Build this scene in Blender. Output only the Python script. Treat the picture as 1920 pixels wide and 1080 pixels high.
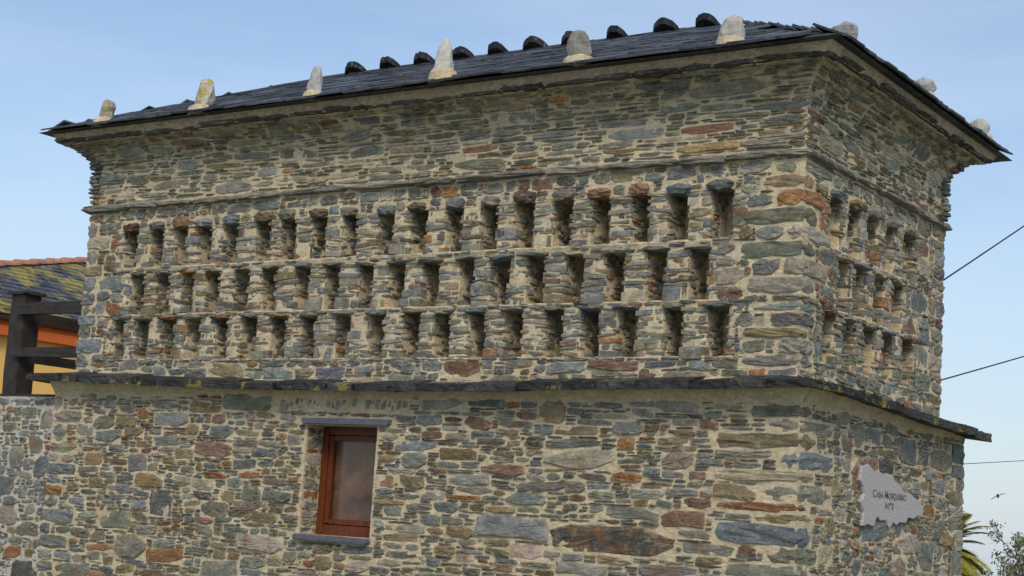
import bpy, math, random
import numpy as np
from mathutils import Vector, Matrix, noise as mnoise

for o in list(bpy.data.objects):
    bpy.data.objects.remove(o)
scene = bpy.context.scene
COL = scene.collection
rad = math.radians
RND = random.Random(11)

# ------------------------------------------------------------------ camera
cam_d = bpy.data.cameras.new('camera')
cam = bpy.data.objects.new('camera', cam_d)
COL.objects.link(cam)
CAM = Vector((4.930, -11.276, 1.597))
cam.matrix_world = Matrix((
    (0.828966, 0.028006, 0.558598, CAM.x),
    (0.555791, -0.152945, -0.817132, CAM.y),
    (0.062550, 0.987838, -0.142351, CAM.z),
    (0, 0, 0, 1)))
cam_d.sensor_width = 36
cam_d.lens = 56.1
cam_d.clip_end = 5000
scene.camera = cam

# ------------------------------------------------------------------ sky, sun, exposure
SUN_AZ = rad(142)      # clockwise from +Y
SUN_EL = rad(40)
world = bpy.data.worlds.new('World')
scene.world = world
world.use_nodes = True
wn, wl = world.node_tree.nodes, world.node_tree.links
wn.clear()
w_out = wn.new('ShaderNodeOutputWorld')
w_bg = wn.new('ShaderNodeBackground')
w_sky = wn.new('ShaderNodeTexSky')
w_sky.sky_type = 'NISHITA'
w_sky.sun_disc = False
w_sky.sun_elevation = SUN_EL
w_sky.sun_rotation = SUN_AZ
w_sky.air_density = 1.0
w_sky.dust_density = 0.35
w_sky.ozone_density = 1.6
w_tc = wn.new('ShaderNodeTexCoord')
w_map = wn.new('ShaderNodeMapping')
w_map.inputs['Scale'].default_value = (1.6, 1.6, 9.0)
w_map.inputs['Rotation'].default_value = (0.1, 0.12, 0.3)
w_n = wn.new('ShaderNodeTexNoise')
w_n.inputs['Scale'].default_value = 1.7
w_n.inputs['Detail'].default_value = 7
w_n.inputs['Roughness'].default_value = 0.55
w_n.inputs['Distortion'].default_value = 0.4
w_r = wn.new('ShaderNodeValToRGB')
w_r.color_ramp.elements[0].position = 0.36
w_r.color_ramp.elements[0].color = (0.12, 0.12, 0.12, 1)
w_r.color_ramp.elements[1].position = 0.85
w_r.color_ramp.elements[1].color = (0.5, 0.5, 0.5, 1)
w_mix = wn.new('ShaderNodeMix')
w_mix.data_type = 'RGBA'
w_mix.inputs[7].default_value = (5.4, 6.2, 7.4, 1)
wl.new(w_tc.outputs['Generated'], w_map.inputs['Vector'])
wl.new(w_map.outputs['Vector'], w_n.inputs['Vector'])
wl.new(w_n.outputs['Fac'], w_r.inputs['Fac'])
wl.new(w_r.outputs['Color'], w_mix.inputs[0])
wl.new(w_sky.outputs['Color'], w_mix.inputs[6])
w_sep = wn.new('ShaderNodeSeparateXYZ')
w_hz = wn.new('ShaderNodeMapRange')
w_hz.interpolation_type = 'SMOOTHSTEP'
w_hz.inputs[1].default_value = -0.05
w_hz.inputs[2].default_value = 0.30
w_hz.inputs[3].default_value = 0.8
w_hz.inputs[4].default_value = 0.0
w_mix2 = wn.new('ShaderNodeMix')
w_mix2.data_type = 'RGBA'
w_mix2.inputs[7].default_value = (3.6, 4.3, 5.1, 1)
wl.new(w_tc.outputs['Generated'], w_sep.inputs[0])
wl.new(w_sep.outputs['Z'], w_hz.inputs[0])
wl.new(w_hz.outputs[0], w_mix2.inputs[0])
wl.new(w_mix.outputs[2], w_mix2.inputs[6])
wl.new(w_mix2.outputs[2], w_bg.inputs['Color'])
w_bg.inputs['Strength'].default_value = 0.098
wl.new(w_bg.outputs['Background'], w_out.inputs['Surface'])

sun_d = bpy.data.lights.new('sun', 'SUN')
sun_d.energy = 1.5
sun_d.angle = rad(22)
sun_d.color = (1.0, 0.885, 0.735)
sun = bpy.data.objects.new('sun', sun_d)
COL.objects.link(sun)
sdir = Vector((math.sin(SUN_AZ) * math.cos(SUN_EL), math.cos(SUN_AZ) * math.cos(SUN_EL), math.sin(SUN_EL)))
sun.rotation_euler = sdir.to_track_quat('Z', 'Y').to_euler()
sun.location = (0, -20, 30)

vs = scene.view_settings
vs.view_transform = 'Standard'
vs.look = 'None'
vs.gamma = 1
vs.use_curve_mapping = False
vs.exposure = 0.52


# ------------------------------------------------------------------ materials
class NT:
    def __init__(self, name, rough=0.85):
        self.m = bpy.data.materials.new(name)
        self.m.use_nodes = True
        self.t = self.m.node_tree
        self.p = self.t.nodes['Principled BSDF']
        self.p.inputs['Roughness'].default_value = rough
        self.p.inputs['Specular IOR Level'].default_value = 0.25

    def n(self, kind, **kw):
        nd = self.t.nodes.new(kind)
        for k, v in kw.items():
            setattr(nd, k, v)
        return nd

    def l(self, a, b):
        self.t.links.new(a, b)

    def pos(self, scale=(1, 1, 1)):
        g = self.n('ShaderNodeNewGeometry')
        v = self.n('ShaderNodeVectorMath', operation='MULTIPLY')
        v.inputs[1].default_value = scale
        self.l(g.outputs['Position'], v.inputs[0])
        return v.outputs[0]

    def noise(self, vec, scale, detail=5, rough=0.55, dist=0.0):
        nd = self.n('ShaderNodeTexNoise')
        nd.inputs['Scale'].default_value = scale
        nd.inputs['Detail'].default_value = detail
        nd.inputs['Roughness'].default_value = rough
        nd.inputs['Distortion'].default_value = dist
        if vec is not None:
            self.l(vec, nd.inputs['Vector'])
        return nd.outputs['Fac']

    def ramp(self, fac, lo, hi, a=0.0, b=1.0):
        nd = self.n('ShaderNodeMapRange')
        nd.inputs[1].default_value = lo
        nd.inputs[2].default_value = hi
        nd.inputs[3].default_value = a
        nd.inputs[4].default_value = b
        self.l(fac, nd.inputs[0])
        return nd.outputs[0]

    def mul(self, a, b):
        nd = self.n('ShaderNodeMath', operation='MULTIPLY')
        for i, x in enumerate((a, b)):
            if isinstance(x, (int, float)):
                nd.inputs[i].default_value = x
            else:
                self.l(x, nd.inputs[i])
        return nd.outputs[0]

    def add(self, a, b):
        nd = self.n('ShaderNodeMath', operation='ADD')
        for i, x in enumerate((a, b)):
            if isinstance(x, (int, float)):
                nd.inputs[i].default_value = x
            else:
                self.l(x, nd.inputs[i])
        return nd.outputs[0]

    def mix(self, fac, a, b, blend='MIX'):
        nd = self.n('ShaderNodeMix', data_type='RGBA', blend_type=blend)
        for i, x in ((0, fac), (6, a), (7, b)):
            if isinstance(x, (int, float)):
                nd.inputs[i].default_value = x
            elif isinstance(x, tuple):
                nd.inputs[i].default_value = (x[0], x[1], x[2], 1)
            else:
                self.l(x, nd.inputs[i])
        return nd.outputs[2]

    def gray(self, val):
        nd = self.n('ShaderNodeCombineColor')
        for i in range(3):
            self.l(val, nd.inputs[i])
        return nd.outputs[0]

    def bump(self, h, strength=0.5, dist=0.01):
        nd = self.n('ShaderNodeBump')
        nd.inputs['Strength'].default_value = strength
        nd.inputs['Distance'].default_value = dist
        self.l(h, nd.inputs['Height'])
        self.l(nd.outputs['Normal'], self.p.inputs['Normal'])

    def base(self, c):
        if isinstance(c, tuple):
            self.p.inputs['Base Color'].default_value = (c[0], c[1], c[2], 1)
        else:
            self.l(c, self.p.inputs['Base Color'])
        return self.m


MORT = (0.61, 0.51, 0.335)


def mat_stone():
    t = NT('rubble_stone', 0.8)
    at = t.n('ShaderNodeAttribute', attribute_name='col')
    fine = t.noise(t.pos(), 38, 6, 0.65)
    mid = t.noise(t.pos(), 8, 5, 0.6, 0.6)
    strata = t.noise(t.pos((7, 7, 44)), 1.5, 6, 0.65, 1.2)
    v = t.mul(t.ramp(fine, 0.25, 0.75, 0.66, 1.34), t.ramp(mid, 0.25, 0.75, 0.7, 1.3))
    v = t.mul(v, t.ramp(strata, 0.28, 0.72, 0.72, 1.28))
    c = t.mix(1.0, at.outputs['Color'], t.gray(v), 'MULTIPLY')
    rustm = t.mul(t.ramp(t.noise(t.pos(), 5.5, 4, 0.6, 0.8), 0.47, 0.62), at.outputs['Alpha'])
    c = t.mix(rustm, c, (0.25, 0.12, 0.045))
    ed = t.n('ShaderNodeAttribute', attribute_name='edge')
    smn = t.add(t.noise(t.pos((1, 1, 2)), 15, 8, 0.7, 0.6), t.mul(ed.outputs['Fac'], 0.12))
    sm = t.ramp(smn, 0.55, 0.77, 0, 0.75)
    c = t.mix(sm, c, (0.46, 0.39, 0.265))
    tone = t.noise(t.pos((1, 1, 1.6)), 3.6, 4, 0.6, 1.0)
    c = t.mix(1.0, c, t.gray(t.ramp(tone, 0.3, 0.7, 0.78, 1.22)), 'MULTIPLY')
    t.bump(t.add(t.mul(strata, 0.8), t.mul(fine, 0.7)), 0.8, 0.012)
    return t.base(c)


def mat_mortar(name, col, dark=0.75):
    t = NT(name, 0.95)
    a = t.noise(t.pos(), 3.2, 6, 0.6, 0.5)
    b = t.noise(t.pos(), 45, 5, 0.65)
    d = t.noise(t.pos((1, 1, 2)), 16, 5, 0.6, 0.6)
    v = t.mul(t.ramp(a, 0.3, 0.7, 0.84, 1.12), t.ramp(b, 0.3, 0.7, 0.82, 1.14))
    v = t.mul(v, t.ramp(d, 0.3, 0.7, dark, 1.18))
    c = t.mix(1.0, col, t.gray(v), 'MULTIPLY')
    c = t.mix(t.ramp(t.noise(t.pos(), 1.7, 5, 0.6), 0.5, 0.72, 0, 0.4), c, (col[0] * .75, col[1] * .7, col[2] * .58))
    t.bump(t.add(t.mul(d, 1.0), t.mul(b, 0.35)), 0.8, 0.018)
    return t.base(c)


def mat_slate(name='slate', lichen=0.0, tint=(0.055, 0.062, 0.075)):
    t = NT(name, 0.6)
    at = t.n('ShaderNodeAttribute', attribute_name='col')
    a = t.noise(t.pos(), 7, 5, 0.6)
    b = t.noise(t.pos((1, 1, 8)), 26, 5, 0.6)
    v = t.mul(t.ramp(a, 0.3, 0.7, 0.6, 1.5), t.ramp(b, 0.3, 0.7, 0.7, 1.3))
    c = t.mix(1.0, at.outputs['Color'], t.gray(v), 'MULTIPLY')
    c = t.mix(t.ramp(t.noise(t.pos(), 2.3, 5, 0.6), 0.5, 0.65, 0, 0.5), c, (0.085, 0.075, 0.06))
    g = t.ramp(t.noise(t.pos(), 17, 6, 0.7), 0.56, 0.7, 0, 0.65)
    c = t.mix(g, c, (0.25, 0.25, 0.23))
    if lichen:
        lm = t.ramp(t.noise(t.pos(), 1.9, 7, 0.66, 0.4), 0.55 - 0.06 * lichen, 0.66 - 0.05 * lichen, 0, 0.9)
        c = t.mix(lm, c, (0.36, 0.30, 0.08))
        lm2 = t.ramp(t.noise(t.pos(), 3.4, 7, 0.7, 0.4), 0.55, 0.66, 0, 0.6)
        c = t.mix(lm2, c, (0.30, 0.30, 0.20))
    t.bump(t.add(a, t.mul(b, 0.6)), 0.6, 0.01)
    return t.base(c)


def mat_ledge():
    t = NT('ledge_slate', 0.75)
    at = t.n('ShaderNodeAttribute', attribute_name='col')
    a = t.noise(t.pos(), 6, 6, 0.65)
    b = t.noise(t.pos((3, 3, 40)), 2, 5, 0.6)
    v = t.mul(t.ramp(a, 0.3, 0.7, 0.55, 1.5), t.ramp(b, 0.3, 0.7, 0.7, 1.3))
    c = t.mix(1.0, at.outputs['Color'], t.gray(v), 'MULTIPLY')
    lm = t.ramp(t.noise(t.pos(), 3.3, 5, 0.6, 0.3), 0.585, 0.64, 0, 0.9)
    c = t.mix(lm, c, (0.26, 0.23, 0.05))
    g = t.ramp(t.noise(t.pos(), 21, 6, 0.7), 0.6, 0.72, 0, 0.5)
    c = t.mix(g, c, (0.3, 0.29, 0.26))
    t.bump(t.add(a, b), 1.0, 0.025)
    return t.base(c)


def mat_quartz():
    t = NT('quartz', 0.7)
    at = t.n('ShaderNodeAttribute', attribute_name='col')
    a = t.noise(t.pos(), 11, 6, 0.65, 0.5)
    b = t.noise(t.pos(), 40, 4, 0.6)
    v = t.mul(t.ramp(a, 0.25, 0.75, 0.72, 1.2), t.ramp(b, 0.3, 0.7, 0.88, 1.1))
    c = t.mix(1.0, at.outputs['Color'], t.gray(v), 'MULTIPLY')
    m = t.mul(t.ramp(t.noise(t.pos(), 7.5, 4, 0.6), 0.46, 0.58), at.outputs['Alpha'])
    c = t.mix(m, c, (0.46, 0.36, 0.08))
    t.bump(t.add(a, t.mul(b, 0.4)), 0.7, 0.02)
    return t.base(c)


def mat_wood(name, col, rough=0.6, sc=(1, 1, 1)):
    t = NT(name, rough)
    a = t.noise(t.pos(sc), 9, 6, 0.6, 0.6)
    v = t.ramp(a, 0.28, 0.72, 0.62, 1.35)
    c = t.mix(1.0, col, t.gray(v), 'MULTIPLY')
    t.bump(a, 0.5, 0.006)
    return t.base(c)


def mat_plain(name, col, rough=0.8, var=0.15, scale=6, bump=0.2):
    t = NT(name, rough)
    a = t.noise(t.pos(), scale, 6, 0.6)
    c = t.mix(1.0, col, t.gray(t.ramp(a, 0.3, 0.7, 1 - var, 1 + var)), 'MULTIPLY')
    if bump:
        t.bump(a, bump, 0.01)
    return t.base(c)


M_STONE = mat_stone()
M_MORT = mat_mortar('mortar', MORT)
M_MORT2 = mat_mortar('pale_mortar', (0.56, 0.52, 0.43))
M_MORT3 = mat_mortar('weathered_mortar', (0.52, 0.43, 0.285), .6)
M_SLATE = mat_slate()
M_SLATE_L = mat_slate('lichen_slate', 1.0)
M_LEDGE = mat_ledge()
M_QUARTZ = mat_quartz()
M_BLACKWOOD = mat_wood('tarred_wood', (0.040, 0.033, 0.029), 0.65, (1, 1, 1))
M_BROWN = mat_wood('varnished_wood', (0.135, 0.038, 0.014), 0.4, (6, 6, 0.8))
M_YELLOW = mat_plain('yellow_render', (0.92, 0.56, 0.17), 0.9, 0.06, 3)
M_ORANGE = mat_plain('orange_paint', (0.64, 0.14, 0.025), 0.7, 0.08, 4)
M_GUTTER = mat_plain('gutter_paint', (0.10, 0.045, 0.035), 0.5, 0.15, 5)
M_TERRA = mat_plain('terracotta', (0.46, 0.21, 0.13), 0.85, 0.3, 8)
M_GRANITE = mat_plain('granite', (0.43, 0.405, 0.39), 0.85, 0.35, 60, 0.6)
M_INK = mat_plain('engraved_letters', (0.18, 0.178, 0.18), 0.8, 0.5, 30)
M_SILL = mat_plain('sawn_slate', (0.115, 0.12, 0.145), 0.6, 0.2, 14)
M_WIRE = mat_plain('cable', (0.02, 0.02, 0.022), 0.6, 0.1, 5, 0)
M_BIRD = mat_plain('feathers', (0.03, 0.03, 0.032), 0.8, 0.2, 9, 0)
M_BLIND_REFL = mat_plain('linen_with_reflection', (0.24, 0.15, 0.105), 0.9, 0.6, 4)  # blotchy brown carries the warm reflection of the glass in the cloth's colour
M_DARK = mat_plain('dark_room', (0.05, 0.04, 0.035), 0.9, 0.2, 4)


def mat_leaf(name, col, var=0.35):
    t = NT(name, 0.55)
    at = t.n('ShaderNodeAttribute', attribute_name='col')
    a = t.noise(t.pos(), 5, 4)
    c = t.mix(1.0, at.outputs['Color'], t.gray(t.ramp(a, 0.3, 0.7, 1 - var, 1 + var)), 'MULTIPLY')
    t.base(c)
    tr = t.n('ShaderNodeBsdfTranslucent')
    t.l(c, tr.inputs['Color'])
    mx = t.n('ShaderNodeMixShader')
    mx.inputs[0].default_value = 0.3
    t.l(t.p.outputs[0], mx.inputs[1])
    t.l(tr.outputs[0], mx.inputs[2])
    t.l(mx.outputs[0], t.t.nodes['Material Output'].inputs['Surface'])
    return t.m


M_LEAF = mat_leaf('leaves', None)
M_BARK = mat_wood('bark', (0.16, 0.13, 0.10), 0.9, (2, 2, 1))


def mat_glass():
    m = bpy.data.materials.new('window_glass')
    m.use_nodes = True
    t = m.node_tree
    t.nodes.remove(t.nodes['Principled BSDF'])
    tr = t.nodes.new('ShaderNodeBsdfTransparent')
    tr.inputs['Color'].default_value = (0.86, 0.83, 0.8, 1)
    gl = t.nodes.new('ShaderNodeBsdfGlossy')
    gl.inputs['Roughness'].default_value = 0.03
    gl.inputs['Color'].default_value = (0.9, 0.88, 0.86, 1)
    n = t.nodes.new('ShaderNodeTexNoise')
    n.inputs['Scale'].default_value = 3.0
    b = t.nodes.new('ShaderNodeBump')
    b.inputs['Strength'].default_value = 0.02
    b.inputs['Distance'].default_value = 0.02
    t.links.new(n.outputs['Fac'], b.inputs['Height'])
    t.links.new(b.outputs['Normal'], gl.inputs['Normal'])
    lw_ = t.nodes.new('ShaderNodeLayerWeight')
    lw_.inputs['Blend'].default_value = 0.5
    fr = t.nodes.new('ShaderNodeMapRange')
    fr.inputs[1].default_value = 0.1
    fr.inputs[2].default_value = 1.0
    fr.inputs[3].default_value = 0.0
    fr.inputs[4].default_value = 0.28
    t.links.new(lw_.outputs['Facing'], fr.inputs[0])
    mx = t.nodes.new('ShaderNodeMixShader')
    t.links.new(fr.outputs[0], mx.inputs[0])
    t.links.new(tr.outputs[0], mx.inputs[1])
    t.links.new(gl.outputs[0], mx.inputs[2])
    t.links.new(mx.outputs[0], t.nodes['Material Output'].inputs['Surface'])
    return m


M_GLASS = mat_glass()


def mat_ground():
    t = NT('ground', 0.95)
    a = t.noise(t.pos(), 0.5, 7, 0.6)
    b = t.noise(t.pos(), 9, 6, 0.7)
    c = t.mix(t.ramp(a, 0.42, 0.58), (0.26, 0.235, 0.19), (0.10, 0.115, 0.045))
    c = t.mix(1.0, c, t.gray(t.ramp(b, 0.3, 0.7, 0.7, 1.3)), 'MULTIPLY')
    t.bump(b, 0.6, 0.03)
    return t.base(c)


M_GROUND = mat_ground()


# ------------------------------------------------------------------ object helpers
class MB:
    def __init__(self):
        self.v, self.f, self.c, self.e = [], [], [], []

    def add(self, verts, faces, col=(0.5, 0.5, 0.5, 0), edge=None):
        self.e.extend(edge if edge else [0.25] * len(verts))
        o = len(self.v)
        self.v.extend(verts)
        self.f.extend([tuple(i + o for i in f) for f in faces])
        if len(col) == 3:
            col = (col[0], col[1], col[2], 0)
        self.c.extend([col] * len(verts))

    def merge(self, other):
        o = len(self.v)
        self.v.extend(other.v)
        self.f.extend([tuple(i + o for i in f) for f in other.f])
        self.c.extend(other.c)
        self.e.extend(other.e)

    def mesh(self, name, mat):
        me = bpy.data.meshes.new(name)
        me.from_pydata([tuple(p) for p in self.v], [], self.f)
        a = me.attributes.new('col', 'FLOAT_COLOR', 'POINT')
        a.data.foreach_set('color', np.array(self.c, dtype=np.float32).ravel())
        if mat.name == 'rubble_stone':
            a = me.attributes.new('edge', 'FLOAT', 'POINT')
            a.data.foreach_set('value', np.array(self.e, dtype=np.float32))
        me.materials.append(mat)
        me.update()
        return me

    def build(self, name, mat, parent=None, smooth=False):
        me = self.mesh(name, mat)
        if smooth:
            me.polygons.foreach_set('use_smooth', [True] * len(me.polygons))
        return link(name, me, parent)


def link(name, me, parent=None):
    o = bpy.data.objects.new(name, me)
    COL.objects.link(o)
    if parent is not None:
        o.parent = parent
        # every empty has only a location: keep mesh coordinates in world space
        p, off = parent, Vector((0, 0, 0))
        while p is not None:
            off += p.location
            p = p.parent
        o.location = -off
    return o


def empty(name, loc=(0, 0, 0)):
    o = bpy.data.objects.new(name, None)
    COL.objects.link(o)
    o.location = loc
    o.empty_display_size = 0.3
    return o


def tag(o, label, cat, group=None):
    o['label'] = label
    o['category'] = cat
    if group:
        o['group'] = group
    return o


def stuff(o):
    o['kind'] = 'stuff'
    return o


def struct(o):
    o['kind'] = 'structure'
    return o


lerp = lambda a, b, t: a + (b - a) * t


# unit cube subdivided n times, welded
def cube_grid(n):
    idx, vs_, fs = {}, [], []

    def vid(p):
        k = tuple(round(x, 4) for x in p)
        if k not in idx:
            idx[k] = len(vs_)
            vs_.append(p)
        return idx[k]
    for ax in range(3):
        for s in (-1, 1):
            for i in range(n):
                for j in range(n):
                    q = []
                    for di, dj in ((0, 0), (1, 0), (1, 1), (0, 1)):
                        p = [0, 0, 0]
                        p[ax] = s
                        p[(ax + 1) % 3] = -1 + 2 * (i + di) / n
                        p[(ax + 2) % 3] = -1 + 2 * (j + dj) / n
                        q.append(vid(tuple(p)))
                    fs.append(tuple(q if s > 0 else q[::-1]))
    return vs_, fs


CUBE2, CUBE3, CUBE4 = cube_grid(2), cube_grid(3), cube_grid(4)


def rough_box(mb, c, h, col, jit=0.008, rnd=0.12, grid=CUBE3, xf=None, tilt=0.0):
    """irregular block: centre c, half sizes h; corners pulled in by rnd, verts jittered"""
    vs_, fs = grid
    out = []
    ta = RND.uniform(-tilt, tilt)
    for p in vs_:
        n = max(0, abs(p[0]) + abs(p[1]) + abs(p[2]) - 1.6)
        k = 1 - rnd * n
        q = [p[i] * h[i] * k + RND.uniform(-jit, jit) for i in range(3)]
        q[2] += ta * q[0]
        q = Vector((c[0] + q[0], c[1] + q[1], c[2] + q[2]))
        out.append(xf(q) if xf else q)
    mb.add(out, fs, col)


def box(mb, lo, hi, col=(0.5, 0.5, 0.5), bev=0.0):
    c = [(a + b) / 2 for a, b in zip(lo, hi)]
    h = [abs(b - a) / 2 for a, b in zip(lo, hi)]
    if not bev:
        pts = [Vector((c[0] + sx * h[0], c[1] + sy * h[1], c[2] + sz * h[2])) for sx in (-1, 1) for sy in (-1, 1) for sz in (-1, 1)]
        mb.add(pts, [(0, 1, 3, 2), (4, 6, 7, 5), (0, 4, 5, 1), (2, 3, 7, 6), (0, 2, 6, 4), (1, 5, 7, 3)], col)
    else:
        rough_box(mb, c, h, col, 0.0 + bev * 0.3, 0.02, CUBE2)


def tube(mb, pts, radii, n=6, col=(0.5, 0.5, 0.5)):
    vs_, fs = [], []
    pts = [Vector(p) for p in pts]
    for i, p in enumerate(pts):
        d = (pts[min(i + 1, len(pts) - 1)] - pts[max(i - 1, 0)])
        d = d.normalized() if d.length > 1e-9 else Vector((0, 0, 1))
        a = d.orthogonal().normalized()
        b = d.cross(a)
        r = radii[i] if isinstance(radii, (list, tuple)) else radii
        for k in range(n):
            t = 2 * math.pi * k / n
            vs_.append(p + (a * math.cos(t) + b * math.sin(t)) * r)
    for i in range(len(pts) - 1):
        for k in range(n):
            fs.append((i * n + k, i * n + (k + 1) % n, (i + 1) * n + (k + 1) % n, (i + 1) * n + k))
    fs.append(tuple(range(n))[::-1])
    fs.append(tuple((len(pts) - 1) * n + k for k in range(n)))
    mb.add(vs_, fs, col)


def prism(mb, outline, ztop, zbot, col, rough=0.0):
    n = len(outline)
    cx = sum(p[0] for p in outline) / n
    cy = sum(p[1] for p in outline) / n
    vs_ = []
    for p in outline:
        vs_.append(Vector((p[0], p[1], ztop(*p))))
    for p in outline:
        vs_.append(Vector((p[0], p[1], zbot(*p))))
    vs_.append(Vector((cx, cy, ztop(cx, cy))))
    vs_.append(Vector((cx, cy, zbot(cx, cy))))
    fs = []
    if rough:
        for i, p in enumerate(outline):
            k = 1 + rough * RND.uniform(-1, 1)
            t = RND.uniform(.25, .75)
            vs_.append(Vector((p[0] + RND.uniform(-rough, rough), p[1] + RND.uniform(-rough, rough), lerp(vs_[i].z, vs_[n + i].z, t))))
    for i in range(n):
        j = (i + 1) % n
        fs += [(i, j, 2 * n), (n + j, n + i, 2 * n + 1)]
        if rough:
            m = 2 * n + 2
            fs += [(i, m + i, m + j, j), (m + i, n + i, n + j, m + j)]
        else:
            fs.append((i, n + i, n + j, j))
    mb.add(vs_, fs, col)


# ------------------------------------------------------------------ stone colours
PAL = [((0.178, 0.190, 0.174), 32), ((0.190, 0.190, 0.142), 24), ((0.265, 0.245, 0.200), 18),
       ((0.115, 0.110, 0.098), 5), ((0.225, 0.175, 0.098), 13), ((0.27, 0.135, 0.06), 4),
       ((0.180, 0.110, 0.078), 6), ((0.34, 0.29, 0.22), 8), ((0.172, 0.186, 0.186), 14)]


def stone_col(warm=1.0):
    ws = [w * (warm if i in (4, 5, 6) else 1) for i, (c, w) in enumerate(PAL)]
    c = RND.choices([p[0] for p in PAL], ws)[0]
    k = RND.uniform(0.75, 1.25)
    rust = RND.choice((0, 0, 0, 0, 0.3, 0.65)) * min(1, warm)
    return (c[0] * k * RND.uniform(.92, 1.08), c[1] * k, c[2] * k * RND.uniform(.92, 1.08), rust)


# ------------------------------------------------------------------ rubble packing (power diagram, horizontally stretched)
def clip(poly, nx, ny, d):
    """keep nx*x+ny*y <= d"""
    out = []
    m = len(poly)
    for i in range(m):
        a, b = poly[i], poly[(i + 1) % m]
        sa, sb = nx * a[0] + ny * a[1] - d, nx * b[0] + ny * b[1] - d
        if sa <= 0:
            out.append(a)
        if (sa < 0 < sb) or (sb < 0 < sa):
            t = sa / (sa - sb)
            out.append((a[0] + (b[0] - a[0]) * t, a[1] + (b[1] - a[1]) * t))
    return out


def pack(rect, asp, classes, obs=(), g=0.008):
    """random rubble: flat-bedded blocks of falling size dropped on a fine grid, each grown until it meets its neighbours"""
    u0, u1, v0, v1 = rect
    nu, nv = int((u1 - u0) / g), int((v1 - v0) / g)
    if nu < 3 or nv < 3:
        return []
    occ = np.zeros((nv, nu), dtype=bool)
    for a, b, c, d in obs:
        i0, i1, j0, j1 = int((a - u0) / g), int(math.ceil((b - u0) / g)), int((c - v0) / g), int(math.ceil((d - v0) / g))
        if i1 > 0 and j1 > 0:
            occ[max(0, j0):j1, max(0, i0):i1] = True
    cells = []
    for r, tries in classes:
        free = np.argwhere(~occ)
        if not len(free):
            break
        for _ in range(int(tries)):
            j, i = free[RND.randrange(len(free))]
            if occ[j, i]:
                continue
            hh = 2 * r * RND.uniform(.7, 1.25)
            ww = hh * asp * RND.uniform(.5, 1.6) * (1.7 if r < .018 else 1.25 if r < .03 else 1.0)
            nh, nw = max(2, int(hh / g)), max(3, int(ww / g))
            j0, i0 = max(0, j - nh // 2), max(0, i - nw // 2)
            j1, i1 = min(nv, j0 + nh), min(nu, i0 + nw)
            if j1 - j0 < 2 or i1 - i0 < 2 or occ[j0:j1, i0:i1].any():
                continue
            lim_u, lim_v = int(nw * .3) + 1, int(nh * .3) + 1
            for _k in range(max(lim_u, lim_v)):
                if _k < lim_u and i0 > 0 and not occ[j0:j1, i0 - 1].any():
                    i0 -= 1
                if _k < lim_u and i1 < nu and not occ[j0:j1, i1].any():
                    i1 += 1
                if _k < lim_v and j0 > 0 and not occ[j0 - 1, i0:i1].any():
                    j0 -= 1
                if _k < lim_v and j1 < nv and not occ[j1, i0:i1].any():
                    j1 += 1
            occ[j0:j1, i0:i1] = True
            a, b, c, d = u0 + i0 * g, u0 + i1 * g, v0 + j0 * g, v0 + j1 * g
            x, y, hx, hy = (a + b) / 2, (c + d) / 2, (b - a) / 2, (d - c) / 2
            U = RND.uniform
            k = []
            for _c in range(4):
                if U(0, 1) < .42:
                    k.append((U(.3, .85), U(.4, .9)))
                else:
                    k.append((U(.03, .3), U(.08, .5)))
            t = U(-.11, .11) * min(1, hy / hx * 3)
            p = [(-1 + k[0][0], -1), (U(-.3, .3), -1 + U(-.02, .12)), (1 - k[1][0], -1), (1, -1 + k[1][1]), (1 - U(0, .05), 0), (1, 1 - k[2][1]),
                 (1 - k[2][0], 1), (U(-.3, .3), 1 - U(-.02, .12)), (-1 + k[3][0], 1), (-1, 1 - k[3][1]), (-1 + U(0, .05), 0), (-1, -1 + k[0][1])]
            wv = mnoise.noise(Vector((x * 1.1, y * 1.6, 4.4))) * .012
            cells.append([(x + q[0] * hx, y + wv + q[1] * hy + t * q[0] * hx) for q in p])
    return cells


def outline_of(cell, gap):
    """inset, corner-cut and resample a cell to a rough outline"""
    n = len(cell)
    xs, ys = [p[0] for p in cell], [p[1] for p in cell]
    cx, cy = (max(xs) + min(xs)) / 2, (max(ys) + min(ys)) / 2
    hx, hy = (max(xs) - min(xs)) / 2, (max(ys) - min(ys)) / 2
    if hx < .008 or hy < .006:
        return None
    gap = min(gap, .35 * hy)
    sx, sy = 1 - gap / hx if hx > gap * 2 else .6, 1 - gap / hy
    q = [((p[0] - cx) * sx, (p[1] - cy) * sy) for p in cell]
    c = RND.uniform(.05, .14)
    w = []
    for i in range(len(q)):
        a, b = q[i], q[(i + 1) % len(q)]
        w.append((a[0] + (b[0] - a[0]) * c, a[1] + (b[1] - a[1]) * c))
        w.append((a[0] + (b[0] - a[0]) * (1 - c), a[1] + (b[1] - a[1]) * (1 - c)))
    q = w
    if hx < .03:
        q = q[::2]
    j = min(0.009, 0.085 * min(hx, hy) + .001)
    pts = [(p[0] + RND.uniform(-j, j), p[1] + RND.uniform(-j, j)) for p in q]
    return (cx, cy), pts, hx * sx, hy * sy


class Stone:
    __slots__ = ('mb', 'area', 'wall')


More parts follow.
